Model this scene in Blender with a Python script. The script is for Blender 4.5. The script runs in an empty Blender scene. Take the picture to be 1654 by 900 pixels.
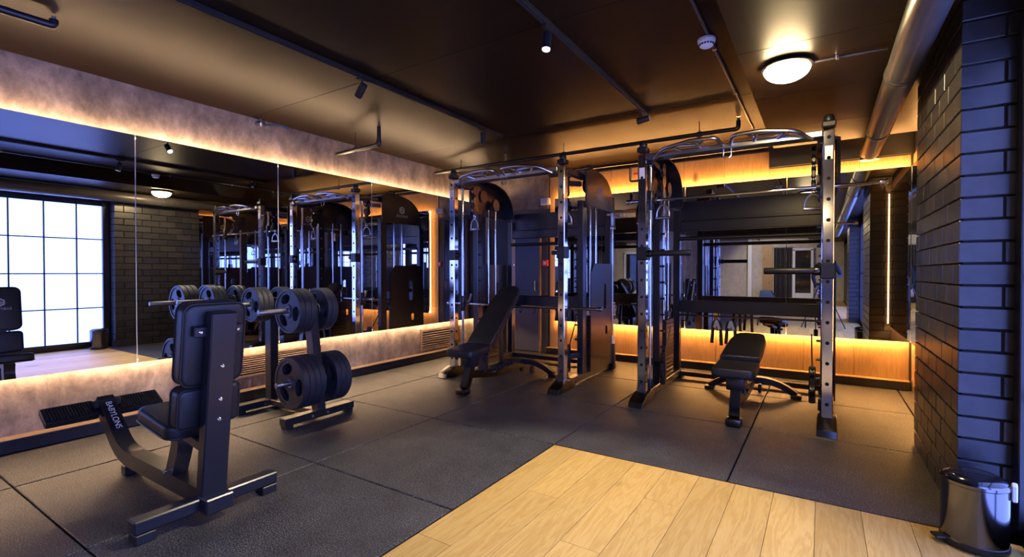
import bpy, bmesh, math, random
from mathutils import Vector, Matrix
random.seed(7)
SC = bpy.context.scene
COL = SC.collection
PI = math.pi

# ------------------------------------------------------------------ camera, world, exposure
cam_d = bpy.data.cameras.new('camera')
cam_d.sensor_width = 36.0
cam_d.lens = 780.0 / 1654.0 * 36.0
cam_d.clip_start = 0.02
cam = bpy.data.objects.new('camera', cam_d)
COL.objects.link(cam)
YAW = math.atan(500.0 / 780.0)
PITCH = math.atan(10.0 / 780.0)
CAM_H = 1.2
cam.location = (0, 0, CAM_H)
cam.rotation_euler = (PI / 2 - PITCH, 0, YAW)
SC.camera = cam

world = bpy.data.worlds.new('world')
SC.world = world
world.use_nodes = True
world.node_tree.nodes['Background'].inputs[0].default_value = (0.02, 0.025, 0.04, 1)
world.node_tree.nodes['Background'].inputs[1].default_value = 0.3

SC.view_settings.view_transform = 'Standard'
SC.view_settings.look = 'None'
SC.view_settings.gamma = 1.0
SC.view_settings.use_curve_mapping = False
SC.view_settings.exposure = 0.0
SC.cycles.glossy_bounces = 7
SC.cycles.diffuse_bounces = 4
SC.cycles.max_bounces = 12
SC.cycles.sample_clamp_indirect = 4.0
SC.cycles.blur_glossy = 0.5

# strengths of the room's lights and the added rear lamps (all of them sit in their fittings, built below)
LED_STRENGTH = 290.0
LED_COLOR = (1.0, 0.48, 0.14)
LED_WALL_COLOR = (1.0, 0.65, 0.36)
WINDOW_STRENGTH = 7.5
WINDOW_COLOR = (0.17, 0.27, 1.0)
DOME_STRENGTH = 190.0
DOME_COLOR = (1.0, 0.72, 0.36)
SPOT_POWER = 270.0
SPOT_COLOR = (1.0, 0.86, 0.66)

# ------------------------------------------------------------------ main dimensions
XL = -4.49      # mirror face of the left wall
XLW = -4.60     # plaster face of the left wall
YM = 6.25       # mirror face of the back wall
YW = 6.36       # face of the back wall
XR = 0.76       # window wall and alcove wall
XP = 0.55       # inner face of the brick pillar
YP0, YP1 = 3.08, 4.33
YREAR = -12.0
ZC = 2.68       # main ceiling
ZS = 2.49       # lowered ceiling on the right
MIR0, MIR1 = 0.495, 2.265   # mirror bottom and top

# ------------------------------------------------------------------ materials
def new_mat(name):
    m = bpy.data.materials.new(name)
    m.use_nodes = True
    nt = m.node_tree
    b = nt.nodes['Principled BSDF']
    return m, nt, b

def nd(nt, kind, **kw):
    n = nt.nodes.new(kind)
    for k, v in kw.items():
        if k.startswith('i_'):
            n.inputs[k[2:].replace('_', ' ')].default_value = v
        else:
            setattr(n, k, v)
    return n

def ramp(nt, fac, stops):
    r = nt.nodes.new('ShaderNodeValToRGB')
    e = r.color_ramp.elements
    while len(e) < len(stops):
        e.new(0.5)
    for el, (p, c) in zip(e, stops):
        el.position = p
        el.color = (*c, 1) if len(c) == 3 else c
    nt.links.new(fac, r.inputs[0])
    return r.outputs[0]

def simple(name, col, rough=0.5, metal=0.0, spec=0.5, noise=0.0, scale=20.0, bump=0.0, coat=0.0):
    m, nt, b = new_mat(name)
    b.inputs['Base Color'].default_value = (*col, 1)
    b.inputs['Roughness'].default_value = rough
    b.inputs['Metallic'].default_value = metal
    b.inputs['Specular IOR Level'].default_value = spec
    b.inputs['Coat Weight'].default_value = coat
    tc = nd(nt, 'ShaderNodeTexCoord')
    n = nd(nt, 'ShaderNodeTexNoise')
    n.inputs['Scale'].default_value = scale
    n.inputs['Detail'].default_value = 3
    nt.links.new(tc.outputs['Object'], n.inputs['Vector'])
    if noise > 0:
        lo = tuple(max(0, c * (1 - noise)) for c in col)
        hi = tuple(min(1, c * (1 + noise)) for c in col)
        nt.links.new(ramp(nt, n.outputs[0], [(0.3, lo), (0.7, hi)]), b.inputs['Base Color'])
    if bump > 0:
        bp = nd(nt, 'ShaderNodeBump')
        bp.inputs['Strength'].default_value = bump
        bp.inputs['Distance'].default_value = 0.002
        nt.links.new(n.outputs[0], bp.inputs['Height'])
        nt.links.new(bp.outputs[0], b.inputs['Normal'])
    return m

def emit(name, col, strength, base=(0.8, 0.8, 0.8)):
    m, nt, b = new_mat(name)
    b.inputs['Base Color'].default_value = (*base, 1)
    b.inputs['Emission Color'].default_value = (*col, 1)
    b.inputs['Emission Strength'].default_value = strength
    b.inputs['Roughness'].default_value = 0.4
    return m

def wood(name, c0, c1, c2, axis, rough=0.45, knots=True, bump=0.05):
    """oak: grain runs along AXIS of the piece's own coordinates, every piece shifted at random"""
    m, nt, b = new_mat(name)
    tc = nd(nt, 'ShaderNodeTexCoord')
    oi = nd(nt, 'ShaderNodeObjectInfo')
    mul = nd(nt, 'ShaderNodeMath', operation='MULTIPLY')
    mul.inputs[1].default_value = 137.0
    nt.links.new(oi.outputs['Random'], mul.inputs[0])
    add = nd(nt, 'ShaderNodeVectorMath', operation='ADD')
    nt.links.new(tc.outputs['Object'], add.inputs[0])
    nt.links.new(mul.outputs[0], add.inputs[1])
    mp = nd(nt, 'ShaderNodeMapping')
    s = [9.0, 9.0, 9.0]
    s['xyz'.index(axis)] = 0.9
    mp.inputs['Scale'].default_value = s
    nt.links.new(add.outputs[0], mp.inputs['Vector'])
    n1 = nd(nt, 'ShaderNodeTexNoise')
    n1.inputs['Scale'].default_value = 1.3
    n1.inputs['Detail'].default_value = 4
    n1.inputs['Distortion'].default_value = 1.4
    nt.links.new(mp.outputs[0], n1.inputs['Vector'])
    # rings: a sine of the smooth noise gives the cathedral grain
    sn = nd(nt, 'ShaderNodeMath', operation='MULTIPLY')
    sn.inputs[1].default_value = 38.0
    nt.links.new(n1.outputs[0], sn.inputs[0])
    si = nd(nt, 'ShaderNodeMath', operation='SINE')
    nt.links.new(sn.outputs[0], si.inputs[0])
    mr = nd(nt, 'ShaderNodeMapRange')
    mr.inputs[1].default_value = -1
    mr.inputs[2].default_value = 1
    nt.links.new(si.outputs[0], mr.inputs[0])
    mp2 = nd(nt, 'ShaderNodeMapping')
    s2 = [110.0, 110.0, 110.0]
    s2['xyz'.index(axis)] = 3.0
    mp2.inputs['Scale'].default_value = s2
    nt.links.new(add.outputs[0], mp2.inputs['Vector'])
    n2 = nd(nt, 'ShaderNodeTexNoise')
    n2.inputs['Detail'].default_value = 2
    nt.links.new(mp2.outputs[0], n2.inputs['Vector'])
    mix = nd(nt, 'ShaderNodeMix')
    mix.inputs[0].default_value = 0.72
    nt.links.new(mr.outputs[0], mix.inputs[2])
    nt.links.new(n2.outputs[0], mix.inputs[3])
    col = ramp(nt, mix.outputs[0], [(0.2, c0), (0.5, c1), (0.8, c2)])
    # tone differs from piece to piece
    hsv = nd(nt, 'ShaderNodeHueSaturation')
    vr = nd(nt, 'ShaderNodeMapRange')
    vr.inputs[3].default_value = 0.84
    vr.inputs[4].default_value = 1.13
    nt.links.new(oi.outputs['Random'], vr.inputs[0])
    nt.links.new(vr.outputs[0], hsv.inputs['Value'])
    nt.links.new(col, hsv.inputs['Color'])
    out = hsv.outputs[0]
    if knots:
        mp3 = nd(nt, 'ShaderNodeMapping')
        s3 = [7.0, 7.0, 7.0]
        s3['xyz'.index(axis)] = 3.2
        mp3.inputs['Scale'].default_value = s3
        nt.links.new(add.outputs[0], mp3.inputs['Vector'])
        vo = nd(nt, 'ShaderNodeTexVoronoi')
        vo.inputs['Scale'].default_value = 0.55
        vo.inputs['Randomness'].default_value = 1.0
        nt.links.new(mp3.outputs[0], vo.inputs['Vector'])
        k = ramp(nt, vo.outputs['Distance'], [(0.05, (0, 0, 0)), (0.16, (1, 1, 1))])
        mk = nd(nt, 'ShaderNodeMix', data_type='RGBA')
        nt.links.new(k, mk.inputs[0])
        mk.inputs[6].default_value = (c0[0] * 0.35, c0[1] * 0.28, c0[2] * 0.25, 1)
        nt.links.new(out, mk.inputs[7])
        out = mk.outputs[2]
    nt.links.new(out, b.inputs['Base Color'])
    b.inputs['Roughness'].default_value = rough
    bp = nd(nt, 'ShaderNodeBump')
    bp.inputs['Strength'].default_value = bump
    bp.inputs['Distance'].default_value = 0.001
    nt.links.new(n2.outputs[0], bp.inputs['Height'])
    nt.links.new(bp.outputs[0], b.inputs['Normal'])
    return m

def plaster(name, c0, c1, c2):
    m, nt, b = new_mat(name)
    tc = nd(nt, 'ShaderNodeTexCoord')
    mp = nd(nt, 'ShaderNodeMapping')
    mp.inputs['Scale'].default_value = (1.6, 1.6, 1.0)
    nt.links.new(tc.outputs['Object'], mp.inputs['Vector'])
    n1 = nd(nt, 'ShaderNodeTexNoise')
    n1.inputs['Scale'].default_value = 3.2
    n1.inputs['Detail'].default_value = 9
    n1.inputs['Roughness'].default_value = 0.72
    n1.inputs['Distortion'].default_value = 0.12
    nt.links.new(mp.outputs[0], n1.inputs['Vector'])
    nt.links.new(ramp(nt, n1.outputs[0], [(0.33, c0), (0.5, c1), (0.66, c2)]), b.inputs['Base Color'])
    b.inputs['Roughness'].default_value = 0.7
    bp = nd(nt, 'ShaderNodeBump')
    bp.inputs['Strength'].default_value = 0.25
    bp.inputs['Distance'].default_value = 0.01
    nt.links.new(n1.outputs[0], bp.inputs['Height'])
    nt.links.new(bp.outputs[0], b.inputs['Normal'])
    return m

def rubber_floor(name):
    m, nt, b = new_mat(name)
    tc = nd(nt, 'ShaderNodeTexCoord')
    oi = nd(nt, 'ShaderNodeObjectInfo')
    add = nd(nt, 'ShaderNodeVectorMath', operation='ADD')
    nt.links.new(tc.outputs['Object'], add.inputs[0])
    nt.links.new(oi.outputs['Location'], add.inputs[1])
    n1 = nd(nt, 'ShaderNodeTexNoise')
    n1.inputs['Scale'].default_value = 170.0
    n1.inputs['Detail'].default_value = 2
    nt.links.new(add.outputs[0], n1.inputs['Vector'])
    n2 = nd(nt, 'ShaderNodeTexNoise')
    n2.inputs['Scale'].default_value = 4.0
    n2.inputs['Detail'].default_value = 6
    n2.inputs['Roughness'].default_value = 0.7
    nt.links.new(add.outputs[0], n2.inputs['Vector'])
    c1 = ramp(nt, n1.outputs[0], [(0.36, (0.013, 0.013, 0.015)), (0.54, (0.030, 0.030, 0.033)), (0.66, (0.19, 0.19, 0.19))])
    c2 = ramp(nt, n2.outputs[0], [(0.32, (0.62, 0.62, 0.62)), (0.7, (1.3, 1.28, 1.24))])
    mx = nd(nt, 'ShaderNodeMix', data_type='RGBA', blend_type='MULTIPLY')
    mx.inputs[0].default_value = 1.0
    nt.links.new(c1, mx.inputs[6])
    nt.links.new(c2, mx.inputs[7])
    nt.links.new(mx.outputs[2], b.inputs['Base Color'])
    b.inputs['Roughness'].default_value = 0.54
    b.inputs['Specular IOR Level'].default_value = 0.5
    bp = nd(nt, 'ShaderNodeBump')
    bp.inputs['Strength'].default_value = 0.4
    bp.inputs['Distance'].default_value = 0.002
    nt.links.new(n1.outputs[0], bp.inputs['Height'])
    nt.links.new(bp.outputs[0], b.inputs['Normal'])
    return m

def brick_mat(name, c0, c1, rough):
    m, nt, b = new_mat(name)
    tc = nd(nt, 'ShaderNodeTexCoord')
    oi = nd(nt, 'ShaderNodeObjectInfo')
    n1 = nd(nt, 'ShaderNodeTexNoise')
    n1.inputs['Scale'].default_value = 18
    n1.inputs['Detail'].default_value = 4
    nt.links.new(tc.outputs['Object'], n1.inputs['Vector'])
    base = ramp(nt, oi.outputs['Random'], [(0.0, c0), (1.0, c1)])
    var = ramp(nt, n1.outputs[0], [(0.3, (0.8, 0.8, 0.8)), (0.7, (1.15, 1.15, 1.15))])
    mx = nd(nt, 'ShaderNodeMix', data_type='RGBA', blend_type='MULTIPLY')
    mx.inputs[0].default_value = 1.0
    nt.links.new(base, mx.inputs[6])
    nt.links.new(var, mx.inputs[7])
    nt.links.new(mx.outputs[2], b.inputs['Base Color'])
    b.inputs['Roughness'].default_value = rough
    bp = nd(nt, 'ShaderNodeBump')
    bp.inputs['Strength'].default_value = 0.15
    bp.inputs['Distance'].default_value = 0.003
    nt.links.new(n1.outputs[0], bp.inputs['Height'])
    nt.links.new(bp.outputs[0], b.inputs['Normal'])
    return m

M = {}
M['ceiling'] = simple('dark_ceiling_paint', (0.014, 0.0075, 0.0034), 0.40, spec=0.10, noise=0.2, scale=3, bump=0.08)
M['dark_wall'] = simple('dark_wall_paint', (0.03, 0.03, 0.035), 0.5, noise=0.2, scale=4)
M['plaster'] = plaster('brown_plaster', (0.085, 0.064, 0.052), (0.19, 0.145, 0.115), (0.33, 0.26, 0.205))
M['pale_plaster'] = plaster('pale_plaster', (0.42, 0.36, 0.30), (0.5, 0.44, 0.37), (0.56, 0.5, 0.43))
M['mirror'] = simple('mirror_silvering', (0.80, 0.82, 0.84), 0.0, 1.0)
M['mirror_edge'] = simple('polished_glass_edge', (0.75, 0.78, 0.78), 0.25, 0.0)
M['oak_floor'] = wood('oak_floor', (0.45, 0.265, 0.062), (0.55, 0.345, 0.088), (0.62, 0.415, 0.125), 'y', 0.5)
M['oak_panel'] = wood('oak_panel', (0.36, 0.20, 0.075), (0.44, 0.26, 0.105), (0.50, 0.31, 0.13), 'z', 0.5)
M['rubber_floor'] = rubber_floor('speckled_rubber')
M['under_floor'] = simple('dark_underlay', (0.012, 0.012, 0.012), 0.9)
M['brick'] = brick_mat('glazed_dark_brick', (0.026, 0.026, 0.029), (0.046, 0.044, 0.047), 0.30)
M['mortar'] = simple('dark_mortar', (0.015, 0.014, 0.014), 0.9)
M['black'] = simple('black_powder_coat', (0.011, 0.011, 0.013), 0.36, noise=0.15, scale=300, bump=0.05)
M['black2'] = simple('satin_black_steel', (0.012, 0.012, 0.017), 0.30, noise=0.1, scale=60)
M['hood'] = simple('matt_black_cover', (0.020, 0.016, 0.015), 0.40)
M['plastic'] = simple('black_plastic', (0.009, 0.009, 0.010), 0.42)
M['chrome'] = simple('chrome', (0.72, 0.72, 0.75), 0.10, 1.0, noise=0.05, scale=8)
M['dull_chrome'] = simple('worn_chrome', (0.50, 0.50, 0.52), 0.28, 1.0)
M['peg'] = simple('worn_steel', (0.30, 0.29, 0.28), 0.38, 1.0)
M['gunmetal'] = simple('gunmetal', (0.09, 0.09, 0.095), 0.28, 1.0)
M['vinyl'] = simple('black_vinyl', (0.012, 0.012, 0.013), 0.45, noise=0.1, scale=250, bump=0.12)
M['piping'] = simple('vinyl_piping', (0.012, 0.012, 0.014), 0.35)
M['plate'] = simple('black_rubber_plate', (0.024, 0.024, 0.029), 0.45, noise=0.15, scale=120, bump=0.06)
M['bolt'] = simple('zinc_bolt', (0.8, 0.8, 0.8), 0.22, 1.0)
M['hole'] = simple('dark_hole', (0.004, 0.004, 0.004), 0.9)
M['logo'] = simple('pale_print', (0.62, 0.62, 0.64), 0.5)
M['sticker'] = simple('black_sticker', (0.008, 0.008, 0.012), 0.25)
M['white_label'] = simple('white_label', (0.7, 0.7, 0.74), 0.4)
M['white_plastic'] = simple('white_plastic', (0.75, 0.75, 0.75), 0.35)
M['red_plastic'] = simple('red_plastic', (0.75, 0.03, 0.03), 0.3)
M['steel'] = simple('brushed_steel', (0.15, 0.15, 0.16), 0.15, 1.0)
M['lid'] = simple('glossy_black_lid', (0.010, 0.010, 0.012), 0.12)
M['pipe'] = simple('painted_pipe', (0.055, 0.05, 0.05), 0.28, noise=0.15, scale=6)
M['door'] = simple('dark_blue_door', (0.05, 0.05, 0.09), 0.38, noise=0.1, scale=5)
M['door_trim'] = simple('brown_door_trim', (0.20, 0.13, 0.08), 0.5)
M['white_paint'] = simple('white_paint', (0.75, 0.76, 0.8), 0.4)
M['cloth_dark'] = simple('dark_cloth', (0.02, 0.02, 0.022), 0.85, noise=0.3, scale=60)
M['denim'] = simple('dark_trousers', (0.025, 0.028, 0.04), 0.85, noise=0.3, scale=80)
M['skin'] = simple('skin', (0.45, 0.27, 0.19), 0.5, noise=0.08, scale=30)
M['hair'] = simple('brown_hair', (0.03, 0.018, 0.012), 0.6, noise=0.3, scale=200)
M['blue_mat'] = simple('blue_mat_vinyl', (0.04, 0.09, 0.22), 0.5)
M['strap'] = simple('black_webbing', (0.015, 0.015, 0.016), 0.8)
M['grey_strap'] = simple('grey_webbing', (0.42, 0.42, 0.42), 0.8)
M['glass_dark'] = simple('dark_glass', (0.02, 0.02, 0.025), 0.05)
M['curtain'] = simple('dark_curtain', (0.035, 0.03, 0.035), 0.7, noise=0.3, scale=12)
M['led_warm'] = emit('led_strip_glow', LED_COLOR, LED_STRENGTH)
M['led_wall'] = emit('led_strip_glow_left', LED_WALL_COLOR, LED_STRENGTH * 0.55)
M['led_corner'] = emit('led_strip_glow_corner', LED_COLOR, LED_STRENGTH * 0.07)
M['pane'] = emit('frosted_pane_daylight', WINDOW_COLOR, WINDOW_STRENGTH)
M['dome'] = emit('lit_opal_dome', DOME_COLOR, DOME_STRENGTH)
M['spot_lens'] = emit('lit_spot_lens', (1.0, 0.93, 0.82), 60)

# ------------------------------------------------------------------ helpers
def link(o):
    COL.objects.link(o)
    return o

def props(o, label=None, cat=None, group=None, kind=None):
    if label: o['label'] = label
    if cat: o['category'] = cat
    if group: o['group'] = group
    if kind: o['kind'] = kind
    return o

def thing(name, label, cat, loc=(0, 0, 0), rz=0.0, group=None):
    o = link(bpy.data.objects.new(name, None))
    o.location = loc
    o.rotation_euler = (0, 0, rz)
    o.empty_display_size = 0.1
    return props(o, label, cat, group)

def struct(name, label=None, cat=None):
    o = link(bpy.data.objects.new(name, None))
    o.empty_display_size = 0.1
    return props(o, label, cat, None, 'structure')

class MB:
    """collects shapes into one bmesh"""
    def __init__(self):
        self.bm = bmesh.new()
    def _xf(self, verts, loc, rot):
        mat = Matrix.Translation(loc)
        if rot is not None:
            mat = mat @ (rot if isinstance(rot, Matrix) else Matrix.Rotation(rot[2], 4, 'Z') @ Matrix.Rotation(rot[1], 4, 'Y') @ Matrix.Rotation(rot[0], 4, 'X'))
        bmesh.ops.transform(self.bm, matrix=mat, verts=verts)
    def box(self, c, s, rot=None, bev=0.0, seg=1):
        t = bmesh.new()
        bmesh.ops.create_cube(t, size=1.0)
        bmesh.ops.scale(t, vec=s, verts=t.verts)
        if bev > 0:
            bmesh.ops.bevel(t, geom=list(t.edges), offset=bev, segments=seg, affect='EDGES', profile=0.5)
        return self._merge(t, c, rot)
    def _merge(self, t, c=(0, 0, 0), rot=None):
        mat = Matrix.Translation(c)
        if rot is not None:
            mat = mat @ (rot if isinstance(rot, Matrix) else Matrix.Rotation(rot[2], 4, 'Z') @ Matrix.Rotation(rot[1], 4, 'Y') @ Matrix.Rotation(rot[0], 4, 'X'))
        bmesh.ops.transform(t, matrix=mat, verts=t.verts)
        me = bpy.data.meshes.new('tmp')
        t.to_mesh(me)
        t.free()
        self.bm.from_mesh(me)
        bpy.data.meshes.remove(me)
        return self
    def beam(self, p0, p1, w, h, up=(0, 0, 1), bev=0.004):
        """a bar of section w (sideways) x h (along up) from p0 to p1"""
        p0, p1 = Vector(p0), Vector(p1)
        d = p1 - p0
        L = d.length
        z = d.normalized()
        u = Vector(up)
        if abs(u.dot(z)) > 0.98:
            u = Vector((0, 1, 0))
        x = u.cross(z).normalized()
        y = z.cross(x)
        mat = Matrix((x, y, z)).transposed().to_4x4()
        return self.box((p0 + p1) / 2, (w, h, L), mat, bev)
    def cyl(self, p0, p1, r, seg=20, r2=None, bev=0.0):
        p0, p1 = Vector(p0), Vector(p1)
        d = p1 - p0
        t = bmesh.new()
        bmesh.ops.create_cone(t, cap_ends=True, segments=seg, radius1=r, radius2=r if r2 is None else r2, depth=d.length)
        if bev > 0:
            bmesh.ops.bevel(t, geom=[e for e in t.edges if abs(e.verts[0].co.z - e.verts[1].co.z) < 1e-6], offset=bev, segments=2, affect='EDGES', profile=0.5)
        q = d.to_track_quat('Z', 'Y').to_matrix().to_4x4()
        return self._merge(t, (p0 + p1) / 2, q)
    def tube(self, pts, r, seg=10, closed=False, smooth=0):
        """a round bar through the points; smooth > 0 rounds the corners"""
        pts = [Vector(p) for p in pts]
        if smooth:
            pts = round_path(pts, smooth, closed)
        n = len(pts)
        rings = []
        bm = self.bm
        prev_x = None
        for i, p in enumerate(pts):
            if closed:
                d = (pts[(i + 1) % n] - pts[i - 1]).normalized()
            else:
                a = pts[max(i - 1, 0)]
                b = pts[min(i + 1, n - 1)]
                d = (b - a).normalized()
            if prev_x is None:
                ref = Vector((0, 0, 1)) if abs(d.z) < 0.9 else Vector((0, 1, 0))
                x = ref.cross(d).normalized()
            else:
                x = (prev_x - d * prev_x.dot(d)).normalized()
            prev_x = x
            y = d.cross(x)
            rings.append([bm.verts.new(p + (x * math.cos(2 * PI * k / seg) + y * math.sin(2 * PI * k / seg)) * r) for k in range(seg)])
        m = n if closed else n - 1
        for i in range(m):
            A, B = rings[i], rings[(i + 1) % n]
            for k in range(seg):
                bm.faces.new((A[k], A[(k + 1) % seg], B[(k + 1) % seg], B[k]))
        if not closed:
            bm.faces.new(rings[0][::-1])
            bm.faces.new(rings[-1])
        return self
    def strip(self, pts, w, h, side=(0, 1, 0), smooth=0.0, seg=6):
        """a flat-sided bar (w along SIDE, h across) swept along a path at right angles to SIDE"""
        pts = [Vector(p) for p in pts]
        if smooth:
            pts = round_path(pts, smooth, False, seg)
        s = Vector(side).normalized()
        bm = self.bm
        rings = []
        n = len(pts)
        for i, p in enumerate(pts):
            if i == 0: d = (pts[1] - p).normalized()
            elif i == n - 1: d = (p - pts[i - 1]).normalized()
            else: d = ((p - pts[i - 1]).normalized() + (pts[i + 1] - p).normalized()).normalized()
            y = d.cross(s).normalized()
            k = 1.0
            if 0 < i < n - 1:
                k = 1.0 / max(0.5, d.dot((pts[i + 1] - p).normalized()))
            rings.append([bm.verts.new(p + s * a * w / 2 + y * b * h / 2 * k) for a, b in ((-1, -1), (1, -1), (1, 1), (-1, 1))])
        for i in range(n - 1):
            A, B = rings[i], rings[i + 1]
            for k in range(4):
                bm.faces.new((A[k], A[(k + 1) % 4], B[(k + 1) % 4], B[k]))
        bm.faces.new(rings[0][::-1])
        bm.faces.new(rings[-1])
        return self
    def lathe(self, prof, seg=32, loc=(0, 0, 0), rot=None):
        t = bmesh.new()
        rings = []
        for r, z in prof:
            if r < 1e-6:
                rings.append([t.verts.new((0, 0, z))])
            else:
                rings.append([t.verts.new((r * math.cos(2 * PI * k / seg), r * math.sin(2 * PI * k / seg), z)) for k in range(seg)])
        for A, B in zip(rings, rings[1:]):
            for k in range(seg):
                a = A[k % len(A)]; a2 = A[(k + 1) % len(A)]
                b = B[k % len(B)]; b2 = B[(k + 1) % len(B)]
                vs = []
                for v in (a, a2, b2, b):
                    if v not in vs: vs.append(v)
                if len(vs) >= 3:
                    t.faces.new(vs)
        return self._merge(t, loc, rot)
    def poly(self, outer, depth, holes=(), loc=(0, 0, 0), rot=None, bev=0.0):
        """outline in local XY with holes, extruded along +Z by depth"""
        t = bmesh.new()
        edges = []
        for loop in [outer] + list(holes):
            vs = [t.verts.new((x, y, 0)) for x, y in loop]
            for i in range(len(vs)):
                edges.append(t.edges.new((vs[i], vs[(i + 1) % len(vs)])))
        if holes:
            bmesh.ops.triangle_fill(t, use_beauty=True, use_dissolve=False, edges=edges)
        else:
            t.faces.new(list(t.verts))
        r = bmesh.ops.extrude_face_region(t, geom=list(t.faces))
        nv = [v for v in r['geom'] if isinstance(v, bmesh.types.BMVert)]
        bmesh.ops.translate(t, vec=(0, 0, depth), verts=nv)
        bmesh.ops.recalc_face_normals(t, faces=list(t.faces))
        if bev > 0:
            bmesh.ops.bevel(t, geom=[e for e in t.edges if len(e.link_faces) == 2 and e.calc_face_angle(0) > 0.8 and abs(e.verts[0].co.z - e.verts[1].co.z) < 1e-7],
                            offset=bev, segments=3, affect='EDGES', profile=0.5, clamp_overlap=True)
        return self._merge(t, loc, rot)
    def build(self, name, mat, parent=None, loc=(0, 0, 0), rot=(0, 0, 0), smooth=True, label=None, kind=None):
        bmesh.ops.recalc_face_normals(self.bm, faces=list(self.bm.faces))
        me = bpy.data.meshes.new(name)
        self.bm.to_mesh(me)
        self.bm.free()
        me.materials.append(mat)
        if smooth:
            me.polygons.foreach_set('use_smooth', [True] * len(me.polygons))
            try:
                me.set_sharp_from_angle(angle=math.radians(35))
            except Exception:
                pass
        return put(name, me, parent, loc, rot, label, kind)

def put(name, me, parent=None, loc=(0, 0, 0), rot=(0, 0, 0), label=None, kind=None):
    o = link(bpy.data.objects.new(name, me))
    o.location = loc
    o.rotation_euler = rot
    if parent is not None:
        o.parent = parent
    if label: o['label'] = label
    if kind: o['kind'] = kind
    return o

def round_path(pts, r, closed=False, seg=5):
    out = []
    n = len(pts)
    for i, p in enumerate(pts):
        if not closed and i in (0, n - 1):
            out.append(p)
            continue
        a = pts[i - 1]
        b = pts[(i + 1) % n]
        da, db = a - p, b - p
        if da.length < 1e-6 or db.length < 1e-6:
            continue
        k = min(r, da.length * 0.49, db.length * 0.49)
        p0 = p + da.normalized() * k
        p1 = p + db.normalized() * k
        for j in range(seg + 1):
            t = j / seg
            out.append(p0 * (1 - t) ** 2 + p * 2 * t * (1 - t) + p1 * t ** 2)
    return out

def rrect(w, h, r, seg=6, cx=0, cy=0):
    """rounded rectangle outline"""
    pts = []
    for (sx, sy, a0) in ((1, 1, 0), (-1, 1, PI / 2), (-1, -1, PI), (1, -1, 1.5 * PI)):
        for k in range(seg + 1):
            a = a0 + PI / 2 * k / seg
            pts.append((cx + sx * (w / 2 - r) + r * math.cos(a), cy + sy * (h / 2 - r) + r * math.sin(a)))
    return pts

def circle(r, n=24, cx=0, cy=0, sx=1.0, sy=1.0, a=0.0):
    out = []
    for k in range(n):
        x, y = sx * r * math.cos(2 * PI * k / n), sy * r * math.sin(2 * PI * k / n)
        out.append((cx + x * math.cos(a) - y * math.sin(a), cy + x * math.sin(a) + y * math.cos(a)))
    return out

def text_mesh(s, size, depth=0.0008):
    cu = bpy.data.curves.new('lettering', 'FONT')
    cu.body = s
    cu.size = size
    cu.align_x = 'CENTER'
    cu.align_y = 'CENTER'
    cu.extrude = depth
    o = bpy.data.objects.new('lettering', cu)
    link(o)
    bpy.context.view_layer.update()
    dg = bpy.context.evaluated_depsgraph_get()
    me = bpy.data.meshes.new_from_object(o.evaluated_get(dg))
    bpy.data.objects.remove(o)
    bpy.data.curves.remove(cu)
    return me

def copy_tree(o, parent=None, depth=0):
    c = link(o.copy())
    if parent is not None:
        c.parent = parent
    for ch in list(o.children):
        copy_tree(ch, c, depth + 1)
    return c

AX = Matrix(((0, 0, 1, 0), (1, 0, 0, 0), (0, 1, 0, 0), (0, 0, 0, 1)))     # local XY -> world YZ, Z -> X
AXZ = Matrix(((1, 0, 0, 0), (0, 0, -1, 0), (0, 1, 0, 0), (0, 0, 0, 1)))   # local XY -> world XZ, Z -> -Y

# ================================================================== THE ROOM
# ---- floor
floor = struct('floor')
MB().box(((XLW + 1.2) / 2, (YREAR + 6.4) / 2, -0.06), (1.2 - XLW, 6.4 - YREAR, 0.06)).build('underlay', M['under_floor'], floor)
xs = [-4.56, -3.79, -2.68, -1.565, -0.45, 0.66, 0.80]
ys = [-2.60, -1.48, -0.36, 0.755, 1.88, 2.985, 4.12, 5.24, 6.32]
tile_cache = {}
def slab(name, x0, x1, y0, y1, top, th, mat, parent, gap, bev, cache):
    w, l = round(x1 - x0 - gap, 3), round(y1 - y0 - gap, 3)
    key = (w, l)
    if key not in cache:
        o = MB().box((0, 0, -th / 2), (w, l, th), None, bev).build(name, mat, parent, ((x0 + x1) / 2, (y0 + y1) / 2, top), smooth=False)
        cache[key] = o.data
    else:
        o = put(name, cache[key], parent, ((x0 + x1) / 2, (y0 + y1) / 2, top))
    return o
for i in range(len(xs) - 1):
    for j in range(len(ys) - 1):
        if ys[j + 1] > 3.0 or xs[i + 1] < -1.5:
            if xs[i] > 0.6 and ys[j + 1] < 4.5:
                continue
            x1 = xs[i + 1]
            slab('rubber_tile', xs[i], x1, ys[j], ys[j + 1], 0.0, 0.02, M['rubber_floor'], floor, 0.009, 0.004, tile_cache)
# oak planks along y
WX0, WY1 = -1.555, 2.975
pw = 0.192
plank_cache = {}
nx = int((XR - WX0) / pw) + 1
for i in range(nx):
    x0 = WX0 + i * pw
    x1 = min(x0 + pw, XR - 0.002)
    if x1 - x0 < 0.03: continue
    y = WY1
    first = [1.35, 0.7, 1.9, 1.05, 0.45, 1.65][i % 6]
    k = 0
    while y > -2.6:
        L = first if k == 0 else 1.9
        slab('oak_plank', x0, x1, max(y - L, -2.6), y, 0.0, 0.018, M['oak_floor'], floor, 0.0016, 0.0008, plank_cache)
        y -= L
        k += 1
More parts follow.
